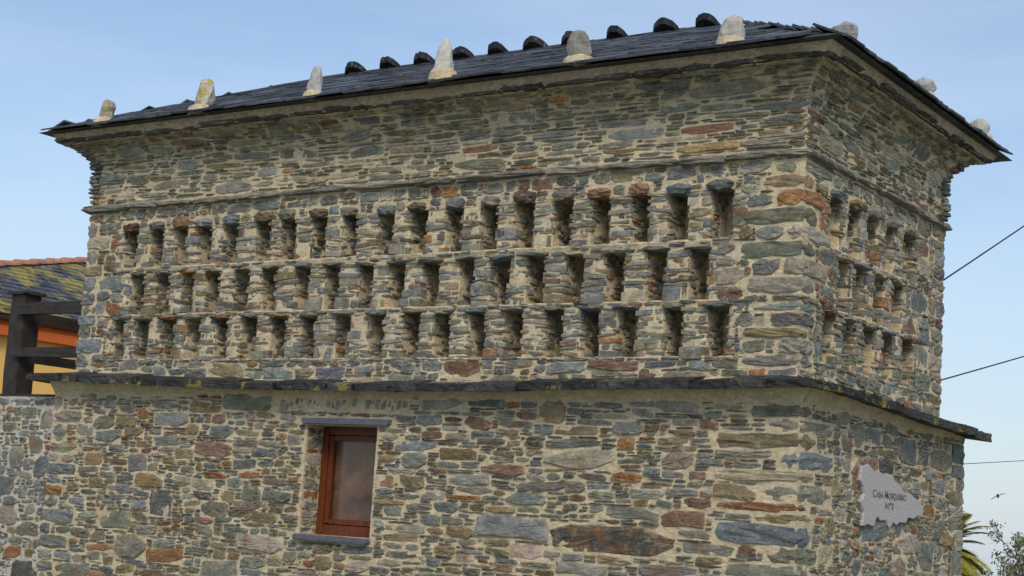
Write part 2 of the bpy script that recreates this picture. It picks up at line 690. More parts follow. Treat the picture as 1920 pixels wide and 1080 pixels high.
def face_stone(pt, cell, gap, proud, wall, col=None, warm=1.0):
    r = outline_of(cell, gap)
    if r is None:
        return None
    (cx, cy), ol, hx, hy = r
    N = len(ol)
    tu, tv = RND.uniform(-.1, .1), RND.uniform(-.3, .3)
    size = min(hx, hy)
    pr = proud
    vs_, fs = [], []
    off = (RND.uniform(-.25, .25) * hx, RND.uniform(-.25, .25) * hy)

    lim = .35 * max(pr, .004)

    def dep(x, y):
        return max(-lim, min(lim, tu * x)) + max(-lim, min(lim, tv * y))
    rings = ((1.0, -0.035, 0), (1.0, 0.3, .2), (0.92, 0.85, .3), (0.5, 1.0, .45))
    for s, dd, nz in rings:
        for (x, y) in ol:
            w = 1 - s
            X, Y = x * s + off[0] * w, y * s + off[1] * w
            d = dd if dd < 0 else pr * dd + dep(X, Y) + RND.uniform(-nz, nz) * min(.02, pr * .55 + .002)
            vs_.append(pt(cx + X, cy + Y, d))
    vs_.append(pt(cx + off[0], cy + off[1], pr * 1.02 + dep(*off)))
    for k in range(len(rings) - 1):
        for i in range(N):
            j = (i + 1) % N
            fs.append((k * N + i, k * N + j, (k + 1) * N + j, (k + 1) * N + i))
    b = (len(rings) - 1) * N
    for i in range(N):
        fs.append((b + i, b + (i + 1) % N, b + N))
    s = Stone()
    s.mb = MB()
    if not col:
        col = stone_col(warm)
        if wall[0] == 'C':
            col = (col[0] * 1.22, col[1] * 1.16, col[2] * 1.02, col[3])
    s.mb.add(vs_, fs, col, [1.0] * (2 * N) + [.6] * N + [.12] * N + [0.0])
    s.wall = wall
    c = pt(cx, cy, 0)
    s.area = hx * hy / max(1, (c - CAM).length) ** 2 * (0.55 if wall.endswith('R') else 1.0) * (0 if c.z < .62 else 1)
    return s


def nz(p, s, a):
    return mnoise.noise(Vector(p) * s) * a


def mortar_grid(mb, pt, u0, u1, v0, v1, step=0.03, amp=0.008, base=0.0):
    nu, nv = max(1, int(round(abs(u1 - u0) / step))), max(1, int(round(abs(v1 - v0) / step)))
    vs_ = []
    for i in range(nu + 1):
        for j in range(nv + 1):
            u, v = u0 + (u1 - u0) * i / nu, v0 + (v1 - v0) * j / nv
            d = base + nz((u, v, base * 9 + 3.1), 7, amp) + nz((u, v, 7.7), 22, amp * .7)
            vs_.append(pt(u, v, d))
    fs = [(i * (nv + 1) + j, (i + 1) * (nv + 1) + j, (i + 1) * (nv + 1) + j + 1, i * (nv + 1) + j + 1) for i in range(nu) for j in range(nv)]
    mb.add(vs_, fs, (1, 1, 1, 0))


# ==================================================================== THE SETTING
def build_ground():
    mb = MB()
    rs = [0, 4, 8, 12, 16, 20, 25, 32, 45, 70, 120, 220, 420]
    n = 48
    vs_, fs = [], []
    for r in rs:
        for k in range(n):
            a = 2 * math.pi * k / n
            z = -0.12 * max(0, r - 17) + (nz((r * math.cos(a), r * math.sin(a), 0), .12, .25) if r > 17 else 0)
            vs_.append(Vector((-2 + r * math.cos(a), -2 + r * math.sin(a), z)))
    for i in range(len(rs) - 1):
        for k in range(n):
            fs.append((i * n + k, i * n + (k + 1) % n, (i + 1) * n + (k + 1) % n, (i + 1) * n + k))
    mb.add(vs_, fs)
    struct(mb.build('ground', M_GROUND, None, True))


build_ground()

# ==================================================================== THE DOVECOTE
XL, XR, DEP = -8.25, -0.085, 3.21   # upper body: x from XL to XR, y from 0 to DEP
LY, LX, LXL, LDEP = -0.06, -0.03, -8.45, 3.74    # lower body planes
dove = empty('dovecote', (0, 0, 0))
tag(dove, 'square rubble stone dovecote with three rows of pigeon niches and slate roof', 'dovecote')

P_UF = lambda u, v, d: Vector((u, -d, v))
P_UR = lambda u, v, d: Vector((XR + d, u, v))
P_LF = lambda u, v, d: Vector((u, LY - d, v))
P_LR = lambda u, v, d: Vector((LX + d, u, v))
P_UL = lambda u, v, d: Vector((XL - d, u, v))

STONES = []          # every face stone; the 300 largest become objects


def fill(pt, wall, rect, asp, classes, obs=(), gap=(.008, .02), proud=(.008, .026), warm=1.0, bury=None):
    for cell in pack(rect, asp, classes, obs):
        p = RND.uniform(*proud)
        if bury:
            cy = sum(q[1] for q in cell) / len(cell)
            p = bury(cy, p)
            if p is None:
                continue
        ys = [q[1] for q in cell]
        s = face_stone(pt, cell, RND.uniform(*gap), p, wall, None, warm * (.4 if max(ys) - min(ys) < .045 else 1))
        if s:
            STONES.append(s)


def quoins(name_parent, z0, z1, x0, y0, sx, sy, lens, hr=(.09, .2), col_w=1.0, yf=None):
    """corner blocks stacked up an arris at (x0, y0); the wall goes to -sx*x and -sy*y"""
    obs_f, obs_r = [], []
    z = z0
    k = RND.randint(0, 1)
    while z < z1 - .05:
        h = min(RND.uniform(*hr), z1 - z)
        la, lb = RND.uniform(*lens), RND.uniform(lens[0] * .55, lens[1] * .5)
        if k % 2:
            la, lb = lb, la
        k += 1
        pr = RND.uniform(.008, .022)
        mb = MB()
        g = .009
        cx = x0 + sx * pr - sx * la / 2
        cy = y0 + sy * pr - sy * lb / 2
        rough_box(mb, (cx, cy, z + h / 2), (la / 2, lb / 2, h / 2 - g), stone_col(col_w), .009, .07, CUBE4, tilt=.03)
        mb.build('corner_stone', M_STONE, name_parent)
        obs_f.append((min(x0, x0 - sx * la) - .01, max(x0, x0 - sx * la) + .01, z, z + h))
        obs_r.append((min(y0, y0 - sy * lb) - .01, max(y0, y0 - sy * lb) + .01, z, z + h))
        z += h
    return obs_f, obs_r


# ---- lower wall -------------------------------------------------------------
WX0, WX1, WZ0, WZ1 = -4.93, -4.10, 1.335, 2.335      # window opening
lw = MB()
for a, b, c, d in ((LXL, WX0, 0, 2.74), (WX1, LX, 0, 2.74), (WX0, WX1, 0, WZ0), (WX0, WX1, WZ1, 2.74)):
    mortar_grid(lw, P_LF, a, b, c, d, .03)
mortar_grid(lw, P_LR, LY, LDEP, 0, 2.74, .035)
# reveals of the window
for x, s in ((WX0, 1), (WX1, -1)):
    mortar_grid(lw, lambda u, v, d, x=x, s=s: Vector((x + s * d, u, v)), LY, .30, WZ0, WZ1, .03, .006)
mortar_grid(lw, lambda u, v, d: Vector((u, v, WZ1 - d)), WX0, WX1, LY, .30, .05, .004)
mortar_grid(lw, lambda u, v, d: Vector((u, v, WZ0 + d)), WX0, WX1, LY, .30, .05, .004)
# hidden sides, so that the body is closed
lw.add([Vector(p) for p in ((LXL, LY, 0), (LXL, LDEP, 0), (LX, LDEP, 0), (LXL, LY, 2.74), (LXL, LDEP, 2.74), (LX, LDEP, 2.74), (LX, LY, 2.74))],
       [(0, 1, 4, 3), (1, 2, 5, 4), (3, 4, 5, 6)], (1, 1, 1, 0))
lower = lw.build('lower_wall', M_MORT, dove)

of, orr = quoins(lower, 0.03, 2.58, LX, LY, 1, -1, (.26, .72), (.07, .19), .8)
ofl, _ = quoins(lower, 0.03, 2.6, LXL, LY, -1, -1, (.22, .5), (.1, .2), .8)
obr2 = []
z = .03
while z < 2.6:
    h = RND.uniform(.1, .22)
    l = RND.uniform(.16, .45)
    mb = MB()
    rough_box(mb, (LX - .085, LDEP - l / 2 + RND.uniform(-.01, .012), z + h / 2), (.1, l / 2, h / 2 - .006), stone_col(1.0), .009, .05, CUBE4)
    mb.build('corner_stone', M_STONE, lower)
    obr2.append((LDEP - l - .01, LDEP + .1, z, z + h))
    z += h
win_obs = [(WX0 - .02, WX1 + .02, WZ0 - .07, WZ1 + .07), (WX0 - .1, WX1 + .2, WZ1 + .0, WZ1 + .075), (WX0 - .1, WX1 + .06, WZ0 - .06, WZ0)]
arch = [(-5.35, -3.75, 2.46, 2.70)]


def bury_low(v, p):
    if v > 2.5:
        k = (v - 2.5) / .2
        if RND.random() < .25 * k:
            return None
        return p * (1 - .8 * k) - .004 * k
    return p


cl_low = [(.062, 5), (.048, 20), (.037, 80), (.027, 380), (.019, 2200), (.013, 5000), (.009, 9000)]
fill(P_LF, 'LF', (LXL + .02, -4.5, .03, 2.66), 2.45, cl_low, of + ofl + win_obs + arch, (.004, .011), (.006, .025), 1.7, bury_low)
fill(P_LF, 'LF', (-4.5, LX - .02, .03, 2.66), 3.1, [(.065, 4), (.05, 14), (.038, 60), (.028, 260), (.020, 1500), (.014, 5000), (.009, 9000)], of + ofl + win_obs + arch, (.004, .011), (.006, .025), 1.7, bury_low)
fill(P_LR, 'LR', (LY + .02, LDEP - .02, .03, 2.66), 1.9, [(.08, 6), (.062, 25), (.044, 80), (.032, 300), (.022, 1200), (.014, 2500), (.009, 4000)],
     orr + obr2, (.004, .011), (.006, .025), 1.4, bury_low)
# thin stones on edge over the window
x = -5.3
while x < -3.8:
    w = RND.uniform(.025, .06)
    h, zc = RND.uniform(.05, .1), 2.565 + RND.uniform(-.03, .03)
    k = RND.uniform(.8, 1.2)
    c = [(x, zc - h), (x + w, zc - h), (x + w + .03, zc + h), (x + .03, zc + h)]
    s = face_stone(P_LF, c, .003, RND.uniform(-.003, .006), 'LF', (.25 * k, .235 * k, .19 * k, 0))
    if s:
        STONES.append(s)
    x += w + RND.uniform(.004, .016)
# reveal stones
for x, s in ((WX0, 1), (WX1, -1)):
    pt = lambda u, v, d, x=x, s=s: Vector((x + s * d, u, v))
    fill(pt, 'LF', (LY + .01, .17, WZ0 + .02, WZ1 - .02), 2.6, [(.03, 60), (.02, 200), (.012, 500)], (), (.003, .007), (.003, .012), 1.0)
    z = WZ0 + .02
    while z < WZ1 - .05:
        h = RND.uniform(.035, .075)
        w = RND.uniform(.1, .25)
        x0_, x1_ = (x - w, x) if s > 0 else (x, x + w)
        z += h + .012


# ---- window --------------------------------------------------------------
win = empty('window', (0, 0, 0))
win.parent = dove
FY = 0.17
mb = MB()
FW = .075
for lo, hi in (((WX0 - .03, FY, WZ0), (WX0 + FW, FY + .07, WZ1)), ((WX1 - FW, FY, WZ0), (WX1 + .03, FY + .07, WZ1)),
               ((WX0 + FW, FY, WZ1 - .075), (WX1 - FW, FY + .07, WZ1)), ((WX0 + FW, FY, WZ0), (WX1 - FW, FY + .07, WZ0 + .095))):
    box(mb, lo, hi, (1, 1, 1), .002)
mb.build('frame', M_BROWN, win)
mb = MB()
a, b, c, d = WX0 + FW + .006, WX1 - FW - .006, WZ0 + .102, WZ1 - .081
SW = .05
for lo, hi in (((a, FY + .012, c), (a + SW, FY + .058, d)), ((b - SW, FY + .012, c), (b, FY + .058, d)),
               ((a + SW, FY + .012, d - SW), (b - SW, FY + .058, d)), ((a + SW, FY + .012, c), (b - SW, FY + .058, c + SW))):
    box(mb, lo, hi, (1, 1, 1), .002)
sash = mb.build('sash', M_BROWN, win)
mb = MB()
box(mb, (a + SW - .005, FY + .034, c + SW - .005), (b - SW + .005, FY + .038, d - SW + .005))
mb.build('pane', M_GLASS, win)
mb = MB()
for i in range(24):
    x0_, x1_ = lerp(a - .06, b + .06, i / 24), lerp(a - .06, b + .06, (i + 1) / 24)
    y0_, y1_ = FY + .066 + .005 * math.sin(i * 1.1), FY + .066 + .005 * math.sin(i * 1.1 + 1.1)
    mb.add([Vector((x0_, y0_, c)), Vector((x1_, y1_, c)), Vector((x1_, y1_, d)), Vector((x0_, y0_, d))], [(0, 1, 2, 3)])
mb.build('curtain', M_BLIND_REFL, win)
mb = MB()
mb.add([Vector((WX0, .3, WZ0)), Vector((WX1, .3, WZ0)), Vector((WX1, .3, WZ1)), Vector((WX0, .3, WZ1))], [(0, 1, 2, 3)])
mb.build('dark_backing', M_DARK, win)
mb = MB()
for x in (WX0 + .12, WX1 - .14):
    tube(mb, [(x, FY + .002, WZ0 + .05), (x, FY - .006, WZ0 + .05)], .011, 8)
mb.build('drain_cap', M_DARK, win)
mb = MB()
rough_box(mb, (-4.455, -.03, 2.368), (.52, .085, .0275), (.115, .12, .145, 0), .002, .03, CUBE3)
mb.build('lintel', M_SILL, win)
mb = MB()
rough_box(mb, (-4.52, .03, 1.308), (.44, .16, .026), (.08, .085, .10, 0), .002, .03, CUBE3)
mb.build('sill', M_SILL, win)

# ---- upper wall ----------------------------------------------------------
ROWS = [(3.905, 4.305), (3.415, 3.835), (2.955, 3.365)]
R1 = [-7.52, -7.14, -6.81, -6.46, -6.1, -5.67, -5.34, -4.96, -4.58, -4.15, -3.77, -3.37, -2.99, -2.61, -2.22, -1.85, -1.47, -1.11, -0.71]
R2 = [-7.36, -6.99, -6.65, -6.29, -5.9, -5.54, -5.12, -4.75, -4.35, -3.98, -3.59, -3.2, -2.83, -2.46, -2.07, -1.68, -1.29, -0.9]
R3 = [-7.57, -7.23, -6.85, -6.5, -6.13, -5.75, -5.36, -4.99, -4.58, -4.17, -3.77, -3.43, -3.04, -2.66, -2.25, -1.89, -1.53, -1.11, -0.71]
S1, S2, S3 = [.50, .91, 1.32, 1.74, 2.19], [.72, 1.06, 1.51, 1.93], [.45, .88, 1.31, 1.74, 2.20]


def fr(R):
    return [(r - RND.uniform(.155, .187), r) for r in R]


def rr(S):
    return [(s, s + RND.uniform(.21, .24)) for s in S]


NF = [fr(R1), fr(R2), fr(R3)]
NR = [rr(S1), rr(S2), rr(S3)]
ND = 0.31

uw = MB()
# front: band below the niches, band above, piers at the two ends, back of the niches
TOPV = 4.60
mortar_grid(uw, P_UF, XL, XR, 2.6, ROWS[2][0], .03)
mortar_grid(uw, P_UF, XL, XR, ROWS[0][1], TOPV, .03)
mortar_grid(uw, P_UR, 0, DEP, 2.6, ROWS[2][0], .03)
mortar_grid(uw, P_UR, 0, DEP, ROWS[0][1], TOPV, .03)
for (z0, z1), nf, nr in zip(ROWS, NF, NR):
    zz0, zz1 = z0 - .0, z1 + .08
    mortar_grid(uw, P_UF, XL, nf[0][0] - .1, z0 - .001, min(zz1, ROWS[0][1]), .03)
    mortar_grid(uw, P_UF, nf[-1][1] + .1, XR, z0 - .001, min(zz1, ROWS[0][1]), .03)
    mortar_grid(uw, P_UR, 0, nr[0][0] - .1, z0 - .001, min(zz1, ROWS[0][1]), .03)
    mortar_grid(uw, P_UR, nr[-1][1] + .1, DEP, z0 - .001, min(zz1, ROWS[0][1]), .03)
mortar_grid(uw, P_UF, XL + .05, XR - .05, 2.9, 4.4, .06, .012, -ND)
mortar_grid(uw, P_UR, .05, DEP - .05, 2.9, 4.4, .06, .012, -ND)
mortar_grid(uw, P_UL, 0, DEP, 2.6, TOPV, .05)
uw.add([Vector(p) for p in ((XL, DEP, 2.6), (XR, DEP, 2.6), (XR, DEP, TOPV), (XL, DEP, TOPV))], [(0, 1, 2, 3)], (1, 1, 1, 0))
upper = uw.build('upper_wall', M_MORT, dove)

uqf, uqr = quoins(upper, 2.87, 4.5, XR, 0, 1, -1, (.24, .55), (.06, .15), 1.2)
ulf, _ = quoins(upper, 2.87, 4.5, XL, 0, -1, -1, (.18, .42), (.08, .17), 1.2)
ubr = []
z = 2.87
while z < 4.45:
    h = RND.uniform(.09, .18)
    l = RND.uniform(.16, .36)
    mb = MB()
    rough_box(mb, (XR - .085, DEP - l / 2 + RND.uniform(-.008, .025), z + h / 2), (.1, l / 2, h / 2 - .006), stone_col(.8), .009, .07, CUBE4)
    mb.build('corner_stone', M_STONE, upper)
    ubr.append((DEP - l - .01, DEP + .1, z, z + h))
    z += h

cl_up = [(.06, 8), (.045, 60), (.03, 200), (.02, 600), (.012, 1000)]
cl_sm = [(.042, 60), (.032, 250), (.022, 900), (.014, 1800), (.009, 2500)]
# end piers
for (z0, z1), nf, nr in zip(ROWS, NF, NR):
    fill(P_UF, 'UF', (XL + .01, nf[0][0] - .09, z0 - .03, z1 + .04), 1.9, cl_up, uqf + ulf, (.003, .009), (.004, .022))
    fill(P_UF, 'UF', (nf[-1][1] + .08, XR - .01, z0 - .03, z1 + .04), 2.1, cl_up, uqf + ulf, (.003, .009), (.004, .022))
    fill(P_UR, 'UR', (.01, nr[0][0] - .08, z0 - .03, z1 + .04), 1.9, cl_up, uqr + ubr, (.003, .009), (.004, .022), .7)
    fill(P_UR, 'UR', (nr[-1][1] + .08, DEP - .01, z0 - .03, z1 + .04), 1.9, cl_up, uqr + ubr, (.003, .009), (.004, .022), .7)
# course on the ledge, and the band over the niches
fill(P_UF, 'UF', (XL + .01, XR - .01, 2.66, 2.945), 2.4, [(.04, 60), (.03, 250), (.02, 900), (.012, 2000)], uqf + ulf, (.003, .009), (.004, .022), .8)
fill(P_UR, 'UR', (.01, DEP - .01, 2.64, 2.945), 2.2, [(.04, 25), (.03, 90), (.02, 300), (.012, 700)], uqr + ubr, (.003, .009), (.004, .022), .5)
row1_obs = [(a - .06, b + .03, 4.30, 4.405) for a, b in NF[0]]
row1_obs_r = [(a - .05, b + .05, 4.30, 4.40) for a, b in NR[0]]
fill(P_UF, 'UF', (XL + .01, XR - .01, 4.315, 4.525), 1.9, cl_sm, uqf + ulf + row1_obs, (.003, .009), (.004, .02))
fill(P_UR, 'UR', (.01, DEP - .01, 4.315, 4.525), 1.9, cl_sm, uqr + ubr + row1_obs_r, (.003, .009), (.004, .02), .6)


# ---- niche pillars, shelves, lintels ---------------------------------------
def plan_outline(w, dl, dr, grow=0.0, rnd=.05, fr_=0.0):
    """half-round plan of a pillar stone: from the left cheek round the front to the right cheek (u, depth inward)"""
    h = w / 2 + grow
    f = -grow - fr_
    r = min(rnd, h * .8)
    return [(-h, dl), (-h, f + r * 1.1), (-h + r * .35, f + r * .35), (-h + r, f), (0, f - .004), (h - r, f), (h - r * .35, f + r * .35), (h, f + r * 1.1), (h, dr)]


def pillar(pt, u0, u1, z0, z1, vis):
    """pt(u, v, d) with d outward. vis: +1 the right cheek is the one open to view, -1 the left"""
    w = u1 - u0
    uc = (u0 + u1) / 2
    core = MB()
    ol = plan_outline(w, ND + .02, ND + .02, -.007, .018)
    nz_ = 9
    vs_, fs = [], []
    for j in range(nz_ + 1):
        z = z0 - .015 + (z1 - z0 + .03) * j / nz_
        for (x, y) in ol:
            k = nz((x * 3 + uc, y, z), 9, .014)
            vs_.append(pt(uc + x * (1 + k * 3), z, -(y + k)))
    m = len(ol)
    for j in range(nz_):
        for i in range(m - 1):
            fs.append((j * m + i, j * m + i + 1, (j + 1) * m + i + 1, (j + 1) * m + i))
    core.add(vs_, fs, (1, 1, 1, 0))
    po = core.build('niche_pillar', M_MORT, dove)
    st = MB()
    big = RND.random() < .28
    lean = RND.uniform(-.07, .07)
    xf = lambda q: pt(q.x, q.z, -q.y)
    U = RND.uniform

    def slab(a_, b_, z, h, dl, dr, col):
        o1 = plan_outline(b_ - a_, dl, dr, U(-.008, .008), U(.005, .016))
        jit = [(U(-.010, .010), U(-.011, .011)) for _ in o1]
        c_ = uc + (a_ + b_) / 2 + lean * (z - (z0 + z1) / 2)
        ti, tk = U(-.14, .14), U(-.12, .2)
        rings = ((0, U(.88, 1.0)), (U(.1, .3), 1.0), (U(.7, .9), U(.97, 1.02)), (1.0, U(.88, 1.0)))
        vs_, fs = [], []
        for t, sc in rings:
            for (x, y), (jx, jy) in zip(o1, jit):
                X = (x + jx) * (1 - (1 - sc) * .2) + U(-.002, .002)
                Y = (y + jy) + (1 - sc) * .03
                vs_.append(pt(c_ + X, z + .002 + (h - .005) * t + ti * X + tk * (y - .05) + U(-.003, .003), -Y))
        m = len(o1)
        for k in range(len(rings) - 1):
            for i in range(m):
                j = (i + 1) % m
                fs.append((k * m + i, k * m + j, (k + 1) * m + j, (k + 1) * m + i))
        fs.append(tuple(range(m)))
        fs.append(tuple((len(rings) - 1) * m + i for i in range(m)))
        st.add(vs_, fs, col, [.5 if 0 < i // m < 3 else .8 for i in range(4 * m)])

    def course(z, h, col):
        dl, dr = U(.05, .16), U(.05, .16)
        if U(0, 1) < .45:
            c_ = U(-.3, .3) * w
            h2 = h * U(.6, 1)
            slab(-w / 2, c_ - .005, z, h, dl, .06, col)
            slab(c_ + .005, w / 2, z + U(0, h - h2), h2, .06, dr, stone_col(.9))
        else:
            slab(-w / 2 + U(0, .012), w / 2 - U(0, .012), z, h, dl, dr, col)
    z = z0
    first = True
    while z < z1 - .014:
        h = U(.016, .05)
        if first and big:
            h = U(.075, .12)
        elif U(0, 1) < .12:
            h = U(.05, .085)
        h = min(h, z1 - z)
        course(z, h, stone_col(2.4 if (first and big) else .8))
        first = False
        z += h + U(0, .010)
    # slates set in the cheeks
    for side, dens in ((vis, .8), (vis, .55), (-vis, .6)):
        z = z0 + U(0, .02)
        while z < z1 - .015:
            h = U(.016, .05)
            if U(0, 1) < dens:
                l_ = U(.05, .14)
                dd = U(.08, ND - .04)
                rough_box(st, (uc + side * (w / 2 - .018 + U(0, .012)), dd, z + h / 2), (.024, l_ / 2, h / 2), stone_col(.8), .005, U(.06, .16), CUBE2, xf=xf, tilt=.4)
            z += h + U(.0, .02)
    stuff(st.build('pillar_stones', M_STONE, po))


def pillars(pt, niches, z0, z1, vis):
    for i in range(len(niches) - 1):
        pillar(pt, niches[i][1], niches[i + 1][0], z0, z1, vis)
    pillar(pt, niches[0][0] - .17, niches[0][0], z0, z1, vis)
    pillar(pt, niches[-1][1], niches[-1][1] + .17, z0, z1, vis)


for (z0, z1), nf, nr in zip(ROWS, NF, NR):
    pillars(P_UF, nf, z0, z1, 1)
    pillars(P_UR, nr, z0, z1, -1)

# shelves: bed of mortar and slate that floors each row and roofs the one below
for ri in range(3):
    zf = ROWS[ri][0]
    zb = ROWS[ri + 1][1] if ri < 2 else zf - .03
    for pt, ns, hi in ((P_UF, NF, 0), (P_UR, NR, 1)):
        lo_u = min(ns[ri][0][0], ns[min(2, ri + 1)][0][0]) - .15
        hi_u = max(ns[ri][-1][1], ns[min(2, ri + 1)][-1][1]) + .12
        mb = MB()
        n = int((hi_u - lo_u) / .04)
        prof = [(-ND, zb), (-.026, zb), (-.014, zb + .006), (-.008, (zb + zf) / 2), (.002, zf - .008), (-.001, zf + .004), (-ND, zf + .005)]
        vs_ = []
        for i in range(n + 1):
            u = lo_u + (hi_u - lo_u) * i / n
            for d, v in prof:
                vs_.append(pt(u, v + nz((u, v, 5), 9, .008), d + (nz((u, v, 2), 11, .02) if d > -.1 else 0)))
        m = len(prof)
        fs = [(i * m + k, i * m + k + 1, (i + 1) * m + k + 1, (i + 1) * m + k) for i in range(n) for k in range(m - 1)]
        mb.add(vs_, fs, (1, 1, 1, 0))
        sh = mb.build('niche_shelf', M_MORT, dove)
        # slate slivers bedded in the front of the shelf
        st = MB()
        u = lo_u
        while u < hi_u:
            l = RND.uniform(.04, .2)
            for _r in range(RND.choice((1, 2, 2))):
                rough_box(st, (u + l / 2, .05 + RND.uniform(-.012, .006), RND.uniform(zb + .010, zf - .006)), (l / 2, .06, RND.uniform(.006, .014)), stone_col(.6), .004, .1, CUBE2,
                          xf=lambda q, pt=pt: pt(q.x, q.z, -q.y), tilt=.06)
            u += l + .02
        stuff(st.build('shelf_slivers', M_STONE, sh))
# roof of row 1
for pt, ns in ((P_UF, NF), (P_UR, NR)):
    mb = MB()
    mortar_grid(mb, lambda u, v, d, pt=pt: pt(u, 4.32 - d, v), ns[0][0][0] - .15, ns[0][-1][1] + .15, -ND, .0, .05, .005)
    mb.build('niche_shelf', M_MORT, dove)

L1 = [tuple(.75 * x + .25 * (sum(q) / 3) for x in q) for q in [(.12, .045, .035), (.10, .12, .105), (.24, .13, .06), (.2, .19, .185), (.14, .19, .2), (.16, .11, .04), (.15, .15, .1), (.15, .11, .07), (.2, .165, .11),
      (.15, .18, .18), (.14, .095, .06), (.15, .165, .165), (.21, .2, .17), (.10, .065, .05), (.22, .2, .17), (.30, .15, .07), (.27, .16, .095), (.13, .165, .18), (.105, .135, .125)]]


def lintel(pt, a, b, z, h, col, out, ext):
    mb = MB()
    uc = (a + b) / 2 + RND.uniform(-.02, .02)
    rough_box(mb, (uc, .11 - out, z + h / 2), ((b - a) / 2 + ext, .13, h / 2), col, .009, .17, CUBE4, xf=lambda q: pt(q.x, q.z, -q.y), tilt=.05)
    mb.build('niche_lintel', M_STONE, dove)


for i, (a, b) in enumerate(NF[0]):
    c = L1[i]
    lintel(P_UF, a, b, 4.295 + RND.uniform(-.01, .01), RND.uniform(.075, .115) + (.03 if i == 5 else 0), (c[0], c[1], c[2], .3 if c[0] > .2 else 0), RND.uniform(.03, .05), RND.uniform(.01, .035))
for (a, b) in NR[0]:
    lintel(P_UR, a, b, 4.295, RND.uniform(.08, .11), stone_col(.3), .035, .03)
for ri in (1, 2):
    for pt, ns in ((P_UF, NF), (P_UR, NR)):
        for (a, b) in ns[ri]:
            lintel(pt, a, b, ROWS[ri][1] - .012 + RND.uniform(-.006, .006), RND.uniform(.026, .04), stone_col(.9), RND.uniform(.022, .045), RND.uniform(.01, .05))

# ---- string course (thin projecting slabs above the niches) ------------------
corn = empty('string_course', (0, 0, 0))
corn.parent = dove


def string_run(pt, u0, u1, wall):
    u = u0
    while u < u1 - .05:
        l = min(RND.uniform(.35, 1.0), u1 - u)
        mb = MB()
        c = RND.uniform(.8, 1.25)
        rough_box(mb, (u + l / 2, .08, 4.555 + RND.uniform(-.007, .007)), (l / 2 + .003, .15 + RND.uniform(-.018, .02), RND.uniform(.018, .032)),
                  (.215 * c, .198 * c, .165 * c, 0), .010, .09, CUBE4, xf=lambda q: pt(q.x, q.z, -q.y), tilt=.012)
        mb.build('slab', M_STONE, corn)
        u += l


string_run(P_UF, XL - .10, XR + .07, 'UF')
string_run(P_UR, -.05, DEP + .08, 'UR')

# ---- flared top of the wall (cove under the eaves) ---------------------------
PROF = [(0, 4.585), (0, 4.97), (.025, 5.05), (.065, 5.115), (.125, 5.175), (.19, 5.215), (.27, 5.235)]
ARC = [0]
for i in range(1, len(PROF)):
    ARC.append(ARC[-1] + math.hypot(PROF[i][0] - PROF[i - 1][0], PROF[i][1] - PROF[i - 1][1]))


def prof_at(s):
    s = max(0, min(ARC[-1], s))
    for i in range(1, len(ARC)):
        if s <= ARC[i] + 1e-9:
            t = (s - ARC[i - 1]) / (ARC[i] - ARC[i - 1])
            a, b = PROF[i - 1], PROF[i]
            dx, dz = b[0] - a[0], b[1] - a[1]
            l = math.hypot(dx, dz)
            return a[0] + dx * t, a[1] + dz * t, dz / l, -dx / l
    return PROF[-1][0], PROF[-1][1], 0, -1


def P_CF(u, v, d):
    o, z, no, nz_ = prof_at(v)
    t = (u - XL) / (XR - XL)
    return Vector((XL - o + t * (XR - XL + 2 * o), -(o + no * d), z + nz_ * d))


def P_CR(u, v, d):
    o, z, no, nz_ = prof_at(v)
    t = u / DEP
    return Vector((XR + o + no * d, -o + t * (DEP + 2.4 * o), z + nz_ * d))


cv = MB()
mortar_grid(cv, P_CF, XL, XR, 0, ARC[-1], .03, .008)
mortar_grid(cv, P_CR, 0, DEP, 0, ARC[-1], .03, .008)


def P_CL(u, v, d):
    o, z, no, nz_ = prof_at(v)
    return Vector((XL - o - no * d, -o + u / DEP * (DEP + 2.4 * o), z + nz_ * d))


mortar_grid(cv, P_CL, 0, DEP, 0, ARC[-1], .05, .008)


def P_CB(u, v, d):
    o, z, no, nz_ = prof_at(v)
    return Vector((XL - o + u * (XR - XL + 2 * o), DEP + 1.4 * o + no * d, z + nz_ * d))


mortar_grid(cv, P_CB, 0, 1, 0, ARC[-1], .05, .004)
cove = cv.build('cove_wall', M_MORT, dove)
cl_cv = [(.034, 14), (.025, 70), (.017, 520), (.011, 2600), (.008, 6000)]
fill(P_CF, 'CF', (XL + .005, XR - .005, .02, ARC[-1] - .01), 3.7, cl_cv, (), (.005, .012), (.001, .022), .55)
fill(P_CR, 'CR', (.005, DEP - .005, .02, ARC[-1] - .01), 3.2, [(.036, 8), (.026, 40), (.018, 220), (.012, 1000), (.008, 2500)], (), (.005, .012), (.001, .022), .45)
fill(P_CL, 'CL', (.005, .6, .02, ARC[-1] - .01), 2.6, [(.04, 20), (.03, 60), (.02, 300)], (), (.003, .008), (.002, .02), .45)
# big stones up the corner
for i in range(6):
    v = .03 + i * .062
    mb = MB()
    la, lb = (RND.uniform(.35, .6), RND.uniform(.12, .2)) if i % 2 else (RND.uniform(.12, .2), RND.uniform(.3, .5))
    rough_box(mb, (XR + .012 - la / 2, -.012 + lb / 2, 4.585 + v + .028), (la / 2, lb / 2, .025), stone_col(.8), .008, .08, CUBE4, tilt=.03)
    mb.build('corner_stone', M_STONE, cove)

